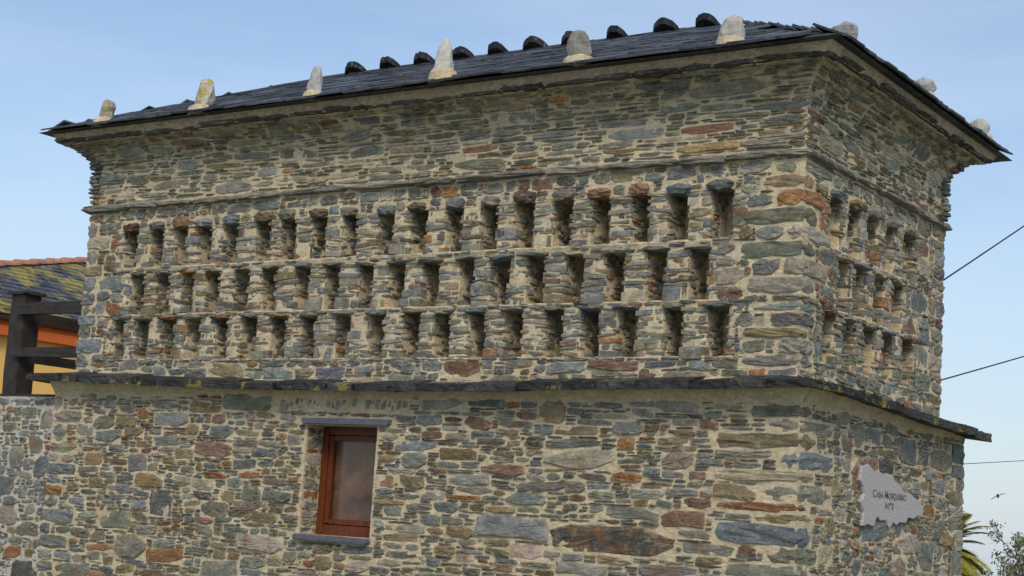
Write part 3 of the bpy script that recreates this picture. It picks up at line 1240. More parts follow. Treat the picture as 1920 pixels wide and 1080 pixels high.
# stepped slates on the far right and far left arrises of the cove
for f_, u_, hs_ in ((P_CR, DEP - .035, (.09, .07)), (P_CF, XL + .035, (.07, .09))):
    v = .03
    while v < ARC[-1] - .02:
        t_ = RND.uniform(.012, .024)
        c = f_(u_ + RND.uniform(-.02, .02), v + t_, -.035)
        mb = MB()
        rough_box(mb, (c.x, c.y, c.z), (hs_[0] + RND.uniform(-.02, .012), hs_[1] + RND.uniform(-.02, .012), t_), stone_col(.5), .006, .08, CUBE3, tilt=.05)
        mb.build('corner_stone', M_STONE, cove)
        v += 2 * t_ + RND.uniform(.004, .02)

# ---- ragged slab course and mortar bed under the slates -----------------------
def eave_run(axis, side):
    """axis 'F' or 'R': thin dark slabs, each a part"""
    a, b = (XL - .31, XR + .31) if axis == 'F' else (-.31, DEP + .38)
    u = a
    while u < b - .05:
        l = min(RND.uniform(.18, .55), b - u)
        mb = MB()
        out = .325 + RND.uniform(-.035, .04)
        c = RND.uniform(.6, 1.2)
        t = RND.uniform(.008, .02)
        z = 5.249 + RND.uniform(-.006, .008)
        cen = (u + l / 2, -out + .14, z) if axis == 'F' else (XR + out - .14, u + l / 2, z)
        hs = (l / 2, .14, t) if axis == 'F' else (.14, l / 2, t)
        rough_box(mb, cen, hs, (.10 * c, .095 * c, .085 * c, 0), .010, .12, CUBE4, tilt=.02)
        mb.build('eaves_slab', M_STONE, cove)
        u += l + RND.uniform(0, .02)


eave_run('F', 0)
eave_run('R', 0)
mbed = MB()
EZ = 5.335


def bed(pt_in, pt_out, n=150):
    vs_, fs = [], []
    for i in range(n + 1):
        t = i / n
        a, b = pt_in(t), pt_out(t)
        k = nz((t * 40, 1, 3), 1.0, .02)
        vs_ += [a + Vector((0, 0, 0)), a + (b - a) * .4 + Vector((0, 0, -.012 + k)), b]
    for i in range(n):
        for k in range(2):
            fs.append((i * 3 + k, i * 3 + k + 1, (i + 1) * 3 + k + 1, (i + 1) * 3 + k))
    mbed.add(vs_, fs, (1, 1, 1, 0))


bed(lambda t: Vector((lerp(XL - .29, XR + .29, t), -.29, 5.24)), lambda t: Vector((lerp(XL - .34, XR + .33, t), -.335, EZ)))
bed(lambda t: Vector((XR + .29, lerp(-.29, DEP + .38, t), 5.24)), lambda t: Vector((XR + .33, lerp(-.335, DEP + .5, t), EZ)), 80)
bed(lambda t: Vector((XL - .29, lerp(-.29, DEP + .38, t), 5.24)), lambda t: Vector((XL - .34, lerp(-.335, DEP + .5, t), EZ)), 60)
mbed.build('mortar_bed', M_MORT3, dove)

# ---- roof ---------------------------------------------------------------------
EX0, EX1, EY0, EY1 = XL - .47, XR + .41, -.43, DEP + .74
RY, RZ, RX0, RX1 = 1.50, 6.20, -6.75, -1.45
roof_mb = MB()
ZE = 5.338
roof_mb.add([Vector(p) for p in ((EX0, EY0, ZE), (EX1, EY0, ZE), (EX1, EY1, ZE), (EX0, EY1, ZE), (RX0, RY, RZ - .02), (RX1, RY, RZ - .02))],
            [(0, 1, 5, 4), (1, 2, 5), (2, 3, 4, 5), (3, 0, 4), (3, 2, 1, 0)], (.05, .055, .065, 0))
roof = roof_mb.build('roof', M_SLATE, dove)

slate_var = []
for i in range(14):
    mb = MB()
    w, l, t = RND.uniform(.12, .21), .17, RND.uniform(.006, .012)
    c = RND.uniform(.5, 2.2)
    pts = []
    n = 5
    lowe = [(-w + 2 * w * k / n, -l + RND.uniform(-.02, .02)) for k in range(n + 1)]
    ol = lowe + [(w, l), (-w, l)]
    prism(mb, ol, lambda x, y, t=t: t, lambda x, y, t=t: -t, (.048 * c, .055 * c, .068 * c, 0))
    slate_var.append(mb.mesh('slate', M_SLATE))

nslate = [0]
rest = MB()


def slates(A, B, Ct, Dt, expo, maxrow):
    """A-B eave left to right, Dt-Ct ridge left to right"""
    A, B, Ct, Dt = map(Vector, (A, B, Ct, Dt))
    mid_e, mid_r = (A + B) / 2, (Ct + Dt) / 2
    xdir = (B - A).normalized()
    up = (mid_r - mid_e)
    up = (up - xdir * up.dot(xdir))
    slope = up.length
    up.normalize()
    nrm = xdir.cross(up)
    rows = int(slope / expo)
    for r in range(rows + 1 - (3 if maxrow < 3 else 0)):
        s = min(r * expo, slope)
        t = s / slope
        L, Rr = A.lerp(Dt, t), B.lerp(Ct, t)
        W = (Rr - L).length
        hl = max(0, (Dt - A).dot(xdir)) / slope * .2
        hr = max(0, (B - Ct).dot(xdir)) / slope * .2
        x = (hl if r else hl * .6) + RND.uniform(-.02, .03)
        W -= (hr if r else hr * .6)
        while x < W:
            vi = RND.randrange(len(slate_var))
            me = slate_var[vi]
            w = max(v.co.x for v in me.vertices)
            cx = x + w
            if x + 2 * w > W + .05:
                break
            p = L + xdir * cx + up * (.17 - .045 + RND.uniform(-.015, .015)) + nrm * (.022 + RND.uniform(-.002, .008))
            rz = RND.uniform(-.04, .04)
            Rm = Matrix((xdir, up, nrm)).transposed() @ Matrix.Rotation(rz, 3, 'Z') @ Matrix.Rotation(RND.uniform(-.06, -.025), 3, 'X') @ Matrix.Rotation(RND.uniform(-.02, .02), 3, 'Y')
            if r < maxrow and nslate[0] < 300:
                o = link('slate', me, roof)
                o.matrix_local = Matrix.Translation(p) @ Rm.to_4x4()
                nslate[0] += 1
            else:
                vs_ = [p + Rm @ v.co for v in me.vertices]
                k = me.attributes['col'].data[0].color
                rest.add(vs_, [tuple(f.vertices) for f in me.polygons], (k[0], k[1], k[2], 0))
            x += 2 * w + .004


slates((EX0, EY0, ZE), (EX1, EY0, ZE), (RX1, RY, RZ), (RX0, RY, RZ), .16, 6)
slates((EX1, EY0, ZE), (EX1, EY1, ZE), (RX1, RY, RZ), (RX1, RY, RZ), .16, 3)
slates((EX0, EY1, ZE), (EX0, EY0, ZE), (RX0, RY, RZ), (RX0, RY, RZ), .16, 1)
slates((EX1, EY1, ZE), (EX0, EY1, ZE), (RX0, RY, RZ), (RX1, RY, RZ), .16, 0)
stuff(rest.build('upper_slates', M_SLATE, roof))

# rounded ridge slabs: tongues of the far slope that stick out over the ridge
for i, x in enumerate([-5.99, -5.52, -5.06, -4.57, -4.13, -3.68, -3.24, -2.74, -2.21, -1.77]):
    mb = MB()
    n = 14
    w = .125 * RND.uniform(.88, 1.12)
    ol = []
    for k in range(n + 1):
        a = math.pi * k / n
        ol.append((math.cos(a) * w * (1 + RND.uniform(-.04, .04)), -.0 - math.sin(a) ** .75 * RND.uniform(.125, .145)))
    ol = [(w, .35)] + ol + [(-w, .35)]
    pts2 = []
    sl = (RZ - ZE) / (EY1 - RY)
    T = .028
    lean = RND.uniform(-.05, .12)
    base = RZ + .035
    prism(mb, [(x + p[0], RY + p[1]) for p in ol],
          lambda X, Y: base + T - (Y - RY) * .45 + (X - x) * lean - ((X - x) / w) ** 2 * .035,
          lambda X, Y: base - T - (Y - RY) * .40 + (X - x) * lean - ((X - x) / w) ** 2 * .035, (.016, .017, .022, 0))
    mb.build('ridge_slab', M_SLATE, roof)

# ---- ledge (slate drip course between the two storeys) ------------------------
ledge = empty('ledge', (0, 0, 0))
ledge.parent = dove
LO = .30


def zl(x, y):
    """underside height of the ledge at its outer edge, sagging as built"""
    if y < 0.0 or x < -.6:
        t = max(0, min(1, (x + 8.6) / 8.6))
        return 2.712 - .02 * t - .075 * math.sin(math.pi * t)
    return 2.692 - .026 * max(0, y)


def z_off(x, y):
    out = max(-y, x - XR, XL - x)
    return max(0, min(LO + .05, LO - out)) * .2


lt = lambda x, y: zl(x, y) + .062 + z_off(x, y)
lb = lambda x, y: zl(x, y) + z_off(x, y) * .6


def ledge_col():
    c = RND.uniform(.7, 1.35)
    return (.046 * c, .046 * c, .043 * c, 0)


def ledge_slab(kind, a, b):
    mb = MB()
    n = max(4, int((b - a) / .05))
    outl = []
    base = LO + RND.uniform(-.02, .025)
    dz = RND.uniform(-.006, .006)
    for k in range(n + 1):
        u = a + (b - a) * k / n
        o = base + RND.uniform(-.012, .012) - (.03 if k in (0, n) and RND.random() < .5 else 0)
        outl.append((u, -o) if kind == 'F' else (XR + o, u))
    outl += [(b, .06), (a, .06)] if kind == 'F' else [(XR - .06, b), (XR - .06, a)]
    th = RND.uniform(-.006, .012)
    prism(mb, outl, lambda x, y: lt(x, y) + dz + th + RND.uniform(-.007, .007), lambda x, y: lb(x, y) + dz + RND.uniform(-.006, .006), ledge_col(), .012)
    mb.build('ledge_slab', M_LEDGE, ledge)


u = XL - .42
UE = XR - .12
while u < UE:
    l = min(RND.uniform(.22, .8), UE - u)
    if UE - (u + l) < .2:
        l = UE - u
    ledge_slab('F', u, u + l - .004)
    u += l
u = .10
while u < DEP + .62:
    l = min(RND.uniform(.35, .8), DEP + .62 - u)
    if DEP + .62 - (u + l) < .2:
        l = DEP + .62 - u
    ledge_slab('R', u, u + l - .004)
    u += l
mb = MB()
ol = [(-.12, -.30), (-.05, -.312), (.02, -.305), (.09, -.295), (.15, -.27), (.205, -.235), (.245, -.18), (.275, -.11), (.29, -.04), (.298, .03), (.30, .10), (-.06, .10), (-.12, .0)]
prism(mb, [(XR + p[0] + RND.uniform(-.006, .006), p[1] + RND.uniform(-.006, .006)) for p in ol],
      lambda x, y: 2.748 + z_off(x, y), lambda x, y: 2.690 + z_off(x, y) * .6, ledge_col(), .016)
mb.build('ledge_slab', M_LEDGE, ledge)
# mortar fillet between wall and ledge
mb = MB()
for pt, a, b, f in ((P_UF, XL, XR, lambda u: lt(u, -.1)), (P_UR, 0, DEP, lambda u: lt(XR + .1, u))):
    n = int((b - a) / .05)
    vs_ = []
    for i in range(n + 1):
        u = a + (b - a) * i / n
        z = f(u)
        vs_ += [pt(u, z + .02 + nz((u, 1, 1), 6, .01), .0), pt(u, z + .006 + nz((u, 2, 1), 8, .006), .03), pt(u, z - .02, .07 + nz((u, 3, 1), 8, .02))]
    fs = [(i * 3 + k, i * 3 + k + 1, (i + 1) * 3 + k + 1, (i + 1) * 3 + k) for i in range(n) for k in range(2)]
    mb.add(vs_, fs, (1, 1, 1, 0))
mb.build('mortar_fillet', M_MORT, ledge)
# mortar haunch that closes the gap under the ledge
mb = MB()
for pt, a, b in ((P_LF, LXL, LX), (P_LR, LY, LDEP)):
    n = int((b - a) / .05)
    vs_ = []
    for i in range(n + 1):
        u = a + (b - a) * i / n
        vs_ += [pt(u, 2.55 + nz((u, 4, 1), 5, .05), -.004), pt(u, 2.61 + nz((u, 5, 1), 6, .02), .02 + nz((u, 7, 1), 9, .012)), pt(u, 2.72, .11)]
    fs = [(i * 3 + k, i * 3 + k + 1, (i + 1) * 3 + k + 1, (i + 1) * 3 + k) for i in range(n) for k in range(2)]
    mb.add(vs_, fs, (1, 1, 1, 0))
mb.add([P_LF(LX, 2.55, -.004), P_LF(LX, 2.61, .02), P_LF(LX, 2.72, .11), P_LR(LY, 2.55, -.004), P_LR(LY, 2.61, .02), P_LR(LY, 2.72, .11), Vector((LX + .08, LY - .08, 2.72)), Vector((LX + .014, LY - .014, 2.61))],
       [(0, 1, 7), (0, 7, 4, 3), (1, 2, 6, 7), (7, 6, 5, 4)], (1, 1, 1, 0))
mb.build('mortar_haunch', M_MORT, ledge)

# ---- link the face stones ------------------------------------------------------
owner = {'LF': lower, 'LR': lower, 'UF': upper, 'UR': upper, 'CF': cove, 'CR': cove, 'CL': cove}
STONES.sort(key=lambda s: -s.area)
for s in STONES[:300]:
    s.mb.build('stone', M_STONE, owner[s.wall])
for own, keys in ((lower, ('LF', 'LR')), (upper, ('UF', 'UR')), (cove, ('CF', 'CR', 'CL'))):
    mb = MB()
    for s in STONES[300:]:
        if s.wall in keys:
            mb.merge(s.mb)
    stuff(mb.build('small_stones', M_STONE, own))
print('stones', len(STONES))

# ==================================================================== stones standing on the eaves
def pinnacle(loc, prof, col, label, mcol=(.52, .46, .33), coll=(.13, .06), depth=.8, rust=0.0):
    """prof: list of (height, offset x, half width); stands on the roof at loc"""
    e = empty('pinnacle_stone', loc)
    tag(e, label, 'stone', 'stones cemented along the eaves')
    L = Vector(loc)
    n, vs_, fs = 16, [], []
    hs = []
    ring = []
    for i in range(len(prof) - 1):
        for k in range(4):
            t = k / 4
            ring.append([lerp(prof[i][j], prof[i + 1][j], t) for j in range(3)])
    ring.append(list(prof[-1]))
    sx = RND.uniform(0, 9)
    for (h, ox, w) in ring:
        for k in range(n):
            a = 2 * math.pi * k / n
            c, s = math.cos(a), math.sin(a)
            kk = 1 + nz((c * 1.2 + sx, s * 1.2, h * 7), 1.6, .34) + RND.uniform(-.02, .02)
            vs_.append(L + Vector((ox + c * w * kk, s * w * depth * kk, h)))
    wm = max(r[2] for r in ring)
    hm = ring[-1][0]
    cen = L + Vector((sum(r[1] for r in ring) / len(ring), 0, hm * .5))
    for _ in range(11):
        nn = Vector((RND.gauss(0, 1), RND.gauss(0, 1), RND.gauss(0, .45))).normalized()
        D = max((v - cen).dot(nn) for v in vs_) * RND.uniform(.74, .95)
        vs_ = [v - nn * max(0, (v - cen).dot(nn) - D) for v in vs_]
    m = len(ring)
    for i in range(m - 1):
        for k in range(n):
            fs.append((i * n + k, i * n + (k + 1) % n, (i + 1) * n + (k + 1) % n, (i + 1) * n + k))
    vs_.append(L + Vector((prof[-1][1], 0, prof[-1][0] + prof[-1][2] * .35)))
    for k in range(n):
        fs.append(((m - 1) * n + k, (m - 1) * n + (k + 1) % n, m * n))
    mb = MB()
    mb.add(vs_, fs, (col[0], col[1], col[2], rust))
    mb.build('stone', M_QUARTZ, e, False)
    mb = MB()
    vs_, fs = [], []
    w0, hh = coll
    for (w, h) in ((w0 * 1.15, -.05), (w0 * 1.08, 0.01), (w0 * .98, hh * .7), (w0 * .80, hh), (w0 * .5, hh * 1.05)):
        for k in range(n):
            a = 2 * math.pi * k / n
            kk = 1 + nz((math.cos(a) + sx, math.sin(a), w), 2, .15)
            vs_.append(L + Vector((prof[0][1] + math.cos(a) * w * kk, math.sin(a) * w * kk * .9, h + RND.uniform(-.008, .008) + .0)))
    for i in range(4):
        for k in range(n):
            fs.append((i * n + k, i * n + (k + 1) % n, (i + 1) * n + (k + 1) % n, (i + 1) * n + k))
    mb.add(vs_, fs, (1, 1, 1, 0))
    mb.build('mortar_collar', M_MORT, e)


QZ = 5.385
pinnacle((-7.84, -.30, QZ), [(0, 0, .085), (.06, 0, .085), (.12, .02, .075), (.17, .045, .085), (.22, .035, .075), (.255, .01, .035)], (.34, .32, .24),
         'small knobbly grey and tan stone, leftmost of those standing on the eaves', coll=(.125, .06), rust=.4)
pinnacle((-6.41, -.30, QZ), [(0, -.02, .115), (.1, -.015, .112), (.2, .01, .108), (.28, .02, .095), (.325, .03, .06)], (.56, .52, .43),
         'stout pale stone with a yellow lichen cap standing on the eaves', coll=(.13, .06), rust=1.0)
pinnacle((-4.965, -.30, QZ), [(0, 0, .07), (.1, .0, .072), (.2, .015, .066), (.28, .015, .055), (.305, .015, .035)], (.46, .45, .44),
         'narrow grey flat-topped stone standing on the eaves left of the tall white one', coll=(.11, .06))
pinnacle((-3.455, -.30, QZ), [(0, 0, .115), (.1, -.005, .108), (.2, -.01, .092), (.29, -.01, .068), (.36, .0, .045), (.395, .005, .02)], (.58, .55, .49),
         'tall pointed white quartz stone, tallest of those on the eaves', coll=(.125, .11))
pinnacle((-2.03, -.30, QZ + .01), [(0, 0, .112), (.08, .0, .113), (.18, -.02, .108), (.25, -.025, .088), (.285, -.025, .05)], (.25, .235, .20),
         'rounded brownish grey boulder with cream mortar foot on the eaves', coll=(.135, .06))
pinnacle((-.62, -.30, QZ + .01), [(0, 0, .115), (.08, .0, .112), (.15, .005, .1), (.21, .01, .078), (.235, .015, .045)], (.44, .42, .37),
         'squat pale grey domed stone on the eaves, last before the front corner', coll=(.13, .05))
pinnacle((.02, .42, QZ + .12), [(-.05, 0, .09), (.05, .0, .085), (.10, 0, .12), (.16, .0, .12), (.20, 0, .07)], (.33, .34, .31),
         'mushroom shaped grey stone peeking over the roof corner', coll=(.11, .06))
pinnacle((.05, 2.2, QZ + .15), [(-.05, 0, .08), (.05, .0, .08), (.10, 0, .11), (.15, -.01, .105), (.185, -.01, .06)], (.42, .42, .40),
         'small rounded white stone halfway along the right hand eaves', coll=(.10, .05))
pinnacle((.06, 3.75, QZ + .14), [(-.05, 0, .09), (.06, .0, .1), (.12, 0, .1), (.17, 0, .085), (.20, 0, .045)], (.46, .45, .40),
         'small rounded pale stone at the far right end of the eaves', coll=(.11, .05))

# ==================================================================== name plaque
pq = empty('name_plaque', (LX, 1.6, 1.7))
tag(pq, 'jagged grey granite house name plaque fixed to the right hand wall', 'plaque')
OL = [(0.97, 2.193), (1.107, 2.21), (1.216, 2.165), (1.358, 2.165), (1.517, 2.139), (1.639, 2.155), (1.705, 2.105), (1.82, 2.085), (1.888, 2.025), (2.082, 2.016), (2.217, 1.975), (2.34, 1.935), (2.372, 1.89), (2.35, 1.85), (2.227, 1.835), (2.137, 1.81), (2.007, 1.814), (1.946, 1.767), (1.819, 1.772), (1.734, 1.743), (1.658, 1.758), (1.588, 1.712), (1.522, 1.771), (1.39, 1.766), (1.305, 1.798), (1.252, 1.723), (1.123, 1.732), (1.01, 1.716), (1.035, 1.822), (0.972, 1.905), (1.034, 1.971), (0.946, 2.073)]
mb = MB()
OL = [(p[0] * 1.03 + .11, p[1]) for p in OL]
fine = []
for i in range(len(OL)):
    a, b = OL[i], OL[(i + 1) % len(OL)]
    fine.append(a)
    fine.append(((a[0] + b[0]) / 2 + RND.uniform(-.014, .014), (a[1] + b[1]) / 2 + RND.uniform(-.01, .01)))
n = len(fine)
XP = LX + .045
vs_ = [Vector((XP, p[0], p[1])) for p in fine] + [Vector((XP - .014, 1.75 + (p[0] - 1.75) * 1.015, 1.95 + (p[1] - 1.95) * 1.02)) for p in fine] + [Vector((LX - .01, p[0], p[1])) for p in fine]
fs = [tuple(range(n))]
for i in range(n):
    j = (i + 1) % n
    fs += [(i, n + i, n + j, j), (n + i, 2 * n + i, 2 * n + j, n + j)]
mb.add(vs_, fs)
mb.build('slab', M_GRANITE, pq)


def lettering(txt, caps, y, z, size, name='lettering'):
    cu = bpy.data.curves.new('text', 'FONT')
    cu.body = txt
    cu.size = size
    cu.extrude = .002
    cu.offset = .0004
    cu.small_caps_scale = .78
    for i, ch in enumerate(caps):
        if ch == 's':
            cu.body_format[i].use_small_caps = True
    o = bpy.data.objects.new('text', cu)
    COL.objects.link(o)
    bpy.context.view_layer.update()
    dg = bpy.context.evaluated_depsgraph_get()
    me = bpy.data.meshes.new_from_object(o.evaluated_get(dg))
    bpy.data.objects.remove(o)
    xs = [v.co.x for v in me.vertices]
    return me, max(xs) - min(xs)


def put_text(txt, caps, y0, y1, z, h):
    me, w = lettering(txt, caps, y0, z, h / .72)
    kx = (y1 - y0) / w
    x0 = min(v.co.x for v in me.vertices)
    for v in me.vertices:
        v.co = Vector((XP + .0025 + v.co.z, y0 + (v.co.x - x0) * kx, z + v.co.y))
    me.materials.clear()
    me.materials.append(M_INK)
    return stuff(link('lettering', me, pq))


put_text('Casa Mosqueiro', 'nsssnnssssssss'.replace('n', 'n'), 1.345, 2.12, 1.955, .066)
put_text('Nº3', 'nnn', 1.63, 1.815, 1.868, .056)

# ==================================================================== garden wall at the left
gw = empty('garden_wall', (-10.2, 0, 0))
tag(gw, 'low rubble stone wall with whitish mortar joining the left of the dovecote', 'wall')
GX0, GX1, GZ = -12.2, LXL - .004, 2.555
P_G = lambda u, v, d: Vector((u, LY + .02 - d, v))
mb = MB()
mortar_grid(mb, P_G, GX0, GX1, 0, GZ, .035)
mb.add([Vector((GX0, LY + .02, GZ)), Vector((GX1, LY + .02, GZ)), Vector((GX1, .8, GZ)), Vector((GX0, .8, GZ)), Vector((GX0, .8, 0)), Vector((GX1, .8, 0)), Vector((GX0, LY + .02, 0))],
       [(0, 1, 2, 3), (3, 2, 5, 4), (0, 3, 4, 6)], (1, 1, 1, 0))
core = mb.build('mortar_core', M_MORT2, gw)
gst = []
for cell in pack((GX0 + .02, GX1 - .01, .03, GZ - .01), 1.7, [(.08, 16), (.06, 60), (.042, 200), (.03, 600), (.02, 1800), (.012, 4000)]):
    s = face_stone(P_G, cell, RND.uniform(.004, .01), RND.uniform(.004, .018), 'G', None, 1.2)
    if s:
        gst.append(s)
gst.sort(key=lambda s: -s.area)
rest_g = MB()
for i, s in enumerate(gst):
    if i < 60:
        s.mb.build('stone', M_STONE, core)
    else:
        rest_g.merge(s.mb)
stuff(rest_g.build('small_stones', M_STONE, core))

# ==================================================================== black timber railing on the wall
rl = empty('timber_railing', (-9.65, .42, GZ))
tag(rl, 'black tarred timber railing with a capped square post beside the dovecote', 'railing')
PX, PY = -9.68, .42


def wood(name, lo, hi, parent=rl, j=.004, tilt=0):
    m = MB()
    rough_box(m, [(a + b) / 2 for a, b in zip(lo, hi)], [(b - a) / 2 for a, b in zip(lo, hi)], (1, 1, 1, 0), j, .012, CUBE4, tilt=tilt)
    return m.build(name, M_BLACKWOOD, parent)


wood('post', (PX - .115, PY - .115, GZ + .03), (PX + .115, PY + .115, 3.74))
wood('post_cap', (PX - .155, PY - .15, 3.735), (PX + .155, PY + .15, 3.765))
wood('rail', (PX + .05, PY - .17, 3.50), (XL + .05, PY - .08, 3.625), tilt=.005)
wood('rail', (PX + .05, PY - .17, 3.02), (XL + .05, PY - .08, 3.125))
wood('rail', (PX + .02, PY + .1, 3.44), (PX + .11, PY + 3.4, 3.55))
wood('rail', (PX + .02, PY + .1, 2.98), (PX + .11, PY + 3.4, 3.08))
wood('sole_plate', (-12.0, PY - .32, GZ - .005), (LXL - .1, PY + .14, GZ + .04))

# ==================================================================== neighbouring house
hs = empty('house', (-16, 5, 0))
tag(hs, 'yellow rendered house with orange fascia and mossy slate roof behind the railing', 'house')
HX, HY0, HY1, HZ = -13.35, -.35, 13.0, 3.93
mb = MB()
box(mb, (-20, HY0 + .35, -1.0), (HX, HY1, 3.66))
mb.build('wall', M_YELLOW, hs)
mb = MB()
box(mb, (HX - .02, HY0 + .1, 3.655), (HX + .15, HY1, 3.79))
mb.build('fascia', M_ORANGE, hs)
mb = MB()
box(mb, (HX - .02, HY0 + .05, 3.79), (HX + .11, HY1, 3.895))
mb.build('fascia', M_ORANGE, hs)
mb = MB()
n = 30
tube(mb, [(HX + .18, lerp(HY0 - .05, HY1, i / n), 3.905) for i in range(n + 1)], .05, 8)
mb.build('gutter', M_GUTTER, hs)
PIT = .6
XE = HX + .22
zr_ = lambda x: 3.94 + PIT * (XE - x)
HA, HB = Vector((XE, -.4, 3.94)), Vector((-16.6, 9.6, zr_(-16.6)))
mb = MB()
mb.add([HA, Vector((XE, HY1 + .3, 3.94)), Vector((-16.6, HY1 + .3, zr_(-16.6))), HB, Vector((-20.2, -.4, 3.94)), Vector((-20.2, HY1 + .3, 3.94))],
       [(0, 1, 2, 3), (0, 3, 4), (4, 3, 2, 5), (0, 4, 5, 1)], (.06, .066, .078, 0))
hroof = mb.build('roof', M_SLATE_L, hs)
mb = MB()
upv = Vector((-1, 0, PIT)).normalized()
nv = Vector((PIT, 0, 1)).normalized()
for r in range(30):
    s = r * .135
    x0_ = XE - s * upv.x * -1
    xx = XE + upv.x * s
    zz = 3.94 + upv.z * s
    ys = -.4 + (XE - xx) * (HB.y + .4) / (XE - HB.x)
    y = ys + RND.uniform(0, .1)
    while y < min(HY1, ys + 9.5):
        w = RND.uniform(.14, .3)
        c = RND.uniform(.55, 1.6)
        p0 = Vector((xx, y, zz)) + nv * (.012 + RND.uniform(0, .008))
        q = []
        for (dy, ds, dn) in ((0, -.03 + RND.uniform(-.012, .012), .014), (w, -.03 + RND.uniform(-.012, .012), .014), (w, .16, 0), (0, .16, 0)):
            q.append(p0 + Vector((0, dy, 0)) + upv * ds + nv * dn)
        q += [q[0] - nv * .014, q[1] - nv * .014]
        mb.add(q, [(0, 1, 2, 3), (4, 5, 1, 0)], (.055 * c, .062 * c, .076 * c, 0))
        y += w + .004
stuff(mb.build('slates', M_SLATE_L, hroof))
for i in range(24):
    t0, t1 = i / 24, (i + 1) / 24
    a, b = HA.lerp(HB, t0), HA.lerp(HB, t1 + .008)
    m = MB()
    vs_, fs = [], []
    for p, r in ((a, .10), (b, .085)):
        for k in range(7):
            an = math.pi * k / 6
            side = Vector((.94, .34, 0))
            vs_.append(p + side * math.cos(an) * r + Vector((0, 0, math.sin(an) * r * .75 + (.02 if r > .09 else 0))))
    for k in range(6):
        fs.append((k, k + 1, 8 + k, 7 + k))
    fs.append(tuple(range(7)))
    m.add(vs_, fs)
    m.build('hip_tile', M_TERRA, hroof)

# ==================================================================== cables
def cable(a, b, r, label, sag, name='overhead_cable'):
    a, b = Vector(a), Vector(b)
    pts = [a.lerp(b, i / 30) - Vector((0, 0, sag * 4 * (i / 30) * (1 - i / 30))) for i in range(31)]
    mb = MB()
    tube(mb, pts, r, 6)
    o = mb.build(name, M_WIRE)
    tag(o, label, 'cable', 'cables running from the back of the dovecote')


RM = cam.matrix_world.to_3x3()


def ray_dir(px, py):
    return (RM @ Vector((px - 960, -(py - 540), -2992))).normalized()


cable((-.12, DEP + .01, 4.035), (-.34, 16.1, 9.02), .008, 'upper black cable rising steeply from the right of the dovecote', .02)
cable((-.12, DEP + .01, 3.105), (-.36, 16.9, 5.89), .007, 'lower black cable rising gently from the right of the dovecote', .02)
cable((-.06, LDEP + .01, 2.37), (-1.04, 16.5, 3.34), .0035, 'thin grey cable crossing the sky below the ledge', .01)

# ==================================================================== bird
bd = empty('bird', (-12.72, 46.04, 3.46))
tag(bd, 'small dark bird gliding with spread wings in the lower right sky', 'bird')
B0 = Vector((-12.72, 46.04, 3.46))
rt, upw = RM @ Vector((1, .42, 0)).normalized(), RM @ Vector((-.42, 1, 0)).normalized()
fw = RM @ Vector((0.25, 0.1, -1)).normalized()
mb = MB()
tube(mb, [B0 - fw * .2, B0 - fw * .12, B0, B0 + fw * .12, B0 + fw * .2, B0 + fw * .24], [.012, .04, .05, .042, .028, .008], 8)
mb.build('body', M_BIRD, bd, True)
for s in (-1, 1):
    mb = MB()
    sec = [(0.02, .10, .02), (.12, .11, .015), (.2, .085, .0), (.29, .02, -.03)]
    vs_, fs = [], []
    for (x, chord, zz) in sec:
        for (c, t) in ((.5, 0), (0, .012), (-.5, 0), (0, -.006)):
            vs_.append(B0 + rt * s * x + fw * (c * chord * 1.2 - x * .2) + upw * (zz * .8 + t))
    for i in range(3):
        for k in range(4):
            fs.append((i * 4 + k, i * 4 + (k + 1) % 4, (i + 1) * 4 + (k + 1) % 4, (i + 1) * 4 + k))
    fs.append((12, 13, 14, 15))
    mb.add(vs_, fs)
    mb.build('wing', M_BIRD, bd)
mb = MB()
mb.add([B0 - fw * .16 - rt * .02, B0 - fw * .16 + rt * .02, B0 - fw * .32 + rt * .05, B0 - fw * .32 - rt * .05, B0 - fw * .22 + upw * .012], [(0, 1, 4), (1, 2, 4), (2, 3, 4), (3, 0, 4)])
mb.build('tail', M_BIRD, bd)

# ==================================================================== palm and shrub behind the tower
def gz(x, y):
    r = math.hypot(x + 2, y + 2)
    return -0.12 * max(0, r - 17)


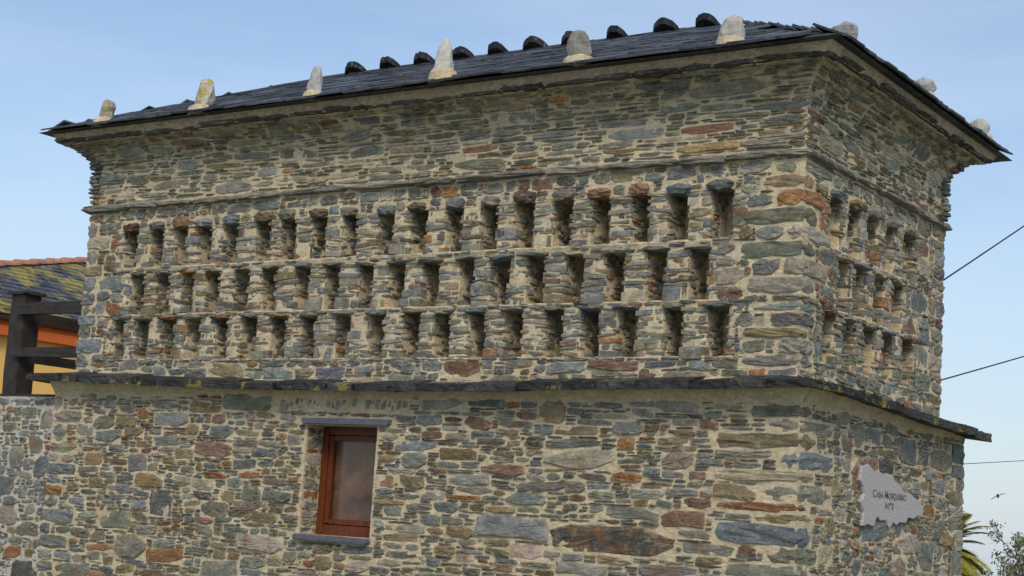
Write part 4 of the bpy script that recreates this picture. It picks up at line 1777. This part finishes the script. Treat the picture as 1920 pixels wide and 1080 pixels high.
pc = Vector((-8.1, 26.5, 1.45))
pm = empty('palm_tree', (pc.x, pc.y, gz(pc.x, pc.y)))
tag(pm, 'short palm with yellow green fronds showing past the right edge of the dovecote', 'palm')
mb = MB()
zb_ = gz(pc.x, pc.y) - .1
tube(mb, [(pc.x, pc.y, lerp(zb_, pc.z - .1, i / 14)) for i in range(15)], [.24 + .03 * (i % 2) for i in range(15)], 12)
mb.build('trunk', M_BARK, pm)
for i in range(46):
    az = i * 2.39996
    el = RND.uniform(-.15, 1.2)
    L = RND.uniform(1.15, 1.6)
    d = Vector((math.cos(az) * math.cos(el), math.sin(az) * math.cos(el), math.sin(el)))
    pts = []
    p = pc.copy()
    n = 14
    for k in range(n + 1):
        pts.append(p.copy())
        p = p + d * (L / n)
        d = (d + Vector((0, 0, -.085))).normalized()
    mb = MB()
    g = RND.uniform(.75, 1.25)
    col = (.40 * g, .37 * g, .07 * g, 0)
    tube(mb, pts, [lerp(.016, .004, k / n) for k in range(n + 1)], 4, (.3 * g, .27 * g, .09 * g, 0))
    for k in range(2, n * 3):
        t = k / (n * 3)
        f = t * n
        a = pts[int(f)].lerp(pts[min(n, int(f) + 1)], f % 1)
        dr = (pts[min(n, int(f) + 1)] - pts[int(f)]).normalized()
        sd = dr.cross(Vector((0, 0, 1))).normalized()
        ll = .42 * math.sin(math.pi * (.12 + .86 * t)) + .05
        for s in (-1, 1):
            tip = a + (sd * s * .72 + dr * .62 + Vector((0, 0, -.12 + RND.uniform(-.1, .1)))).normalized() * ll
            wv = dr * .045
            mb.add([a - wv, a + wv, tip], [(0, 1, 2)], col)
    mb.build('frond', M_LEAF, pm)


def shrub(name, base, h, spread, nst, label, col, nleaf, seed, bare=.3):
    rn = random.Random(seed)
    e = empty(name, base)
    tag(e, label, 'tree')
    B = Vector(base)
    tr, lv = MB(), MB()
    tips = []

    def branch(p, d, l, r, lev):
        pts = [p.copy()]
        for k in range(5):
            d = (d + Vector((rn.uniform(-.16, .16), rn.uniform(-.16, .16), rn.uniform(-.03, .12)))).normalized()
            p = p + d * l / 5
            pts.append(p.copy())
        tube(tr, pts, [lerp(r, r * .5, k / 5) for k in range(6)], 5)
        if lev >= 3:
            tips.append((pts[-1], d))
            return
        for _ in range(rn.randint(3, 4)):
            q = pts[rn.randint(2, 5)]
            nd = (d + Vector((rn.uniform(-1, 1), rn.uniform(-1, 1), rn.uniform(-.2, .6))) * .75).normalized()
            branch(q, nd, l * rn.uniform(.5, .75), r * .55, lev + 1)
    for s in range(nst):
        a = rn.uniform(0, 6.28)
        branch(B + Vector((math.cos(a) * .1, math.sin(a) * .1, 0)), Vector((math.cos(a) * spread, math.sin(a) * spread, 1)).normalized(), h * rn.uniform(.4, .52), .045, 0)
    tr.build('trunk', M_BARK, e)
    for (p, d) in tips:
        if rn.random() < bare:
            continue
        g0 = rn.uniform(.7, 1.3)
        for _ in range(nleaf):
            c = p + Vector((rn.gauss(0, .085), rn.gauss(0, .085), rn.gauss(0, .07)))
            n = Vector((rn.uniform(-1, 1), rn.uniform(-1, 1), rn.uniform(-.2, 1))).normalized()
            a = n.orthogonal().normalized()
            a = Matrix.Rotation(rn.uniform(0, 6.28), 3, n) @ a
            b = n.cross(a)
            l = rn.uniform(.035, .065)
            g = g0 * rn.uniform(.8, 1.25)
            lv.add([c - a * l, c + b * l * .45, c + a * l, c - b * l * .45], [(0, 1, 2, 3)], (col[0] * g, col[1] * g, col[2] * g, 0))
    stuff(lv.build('crown', M_LEAF, e))


shrub('small_tree', (-6.15, 27.2, gz(-6.15, 27.2) - .05), 3.9, .3, 5, 'airy small tree with grey green leaves and bare twigs right of the palm', (.24, .26, .15), 34, 5, .2)

# ------------------------------------------------------------------ render settings
scene.render.engine = 'CYCLES'
scene.cycles.max_bounces = 6
scene.cycles.diffuse_bounces = 3
scene.cycles.transparent_max_bounces = 8
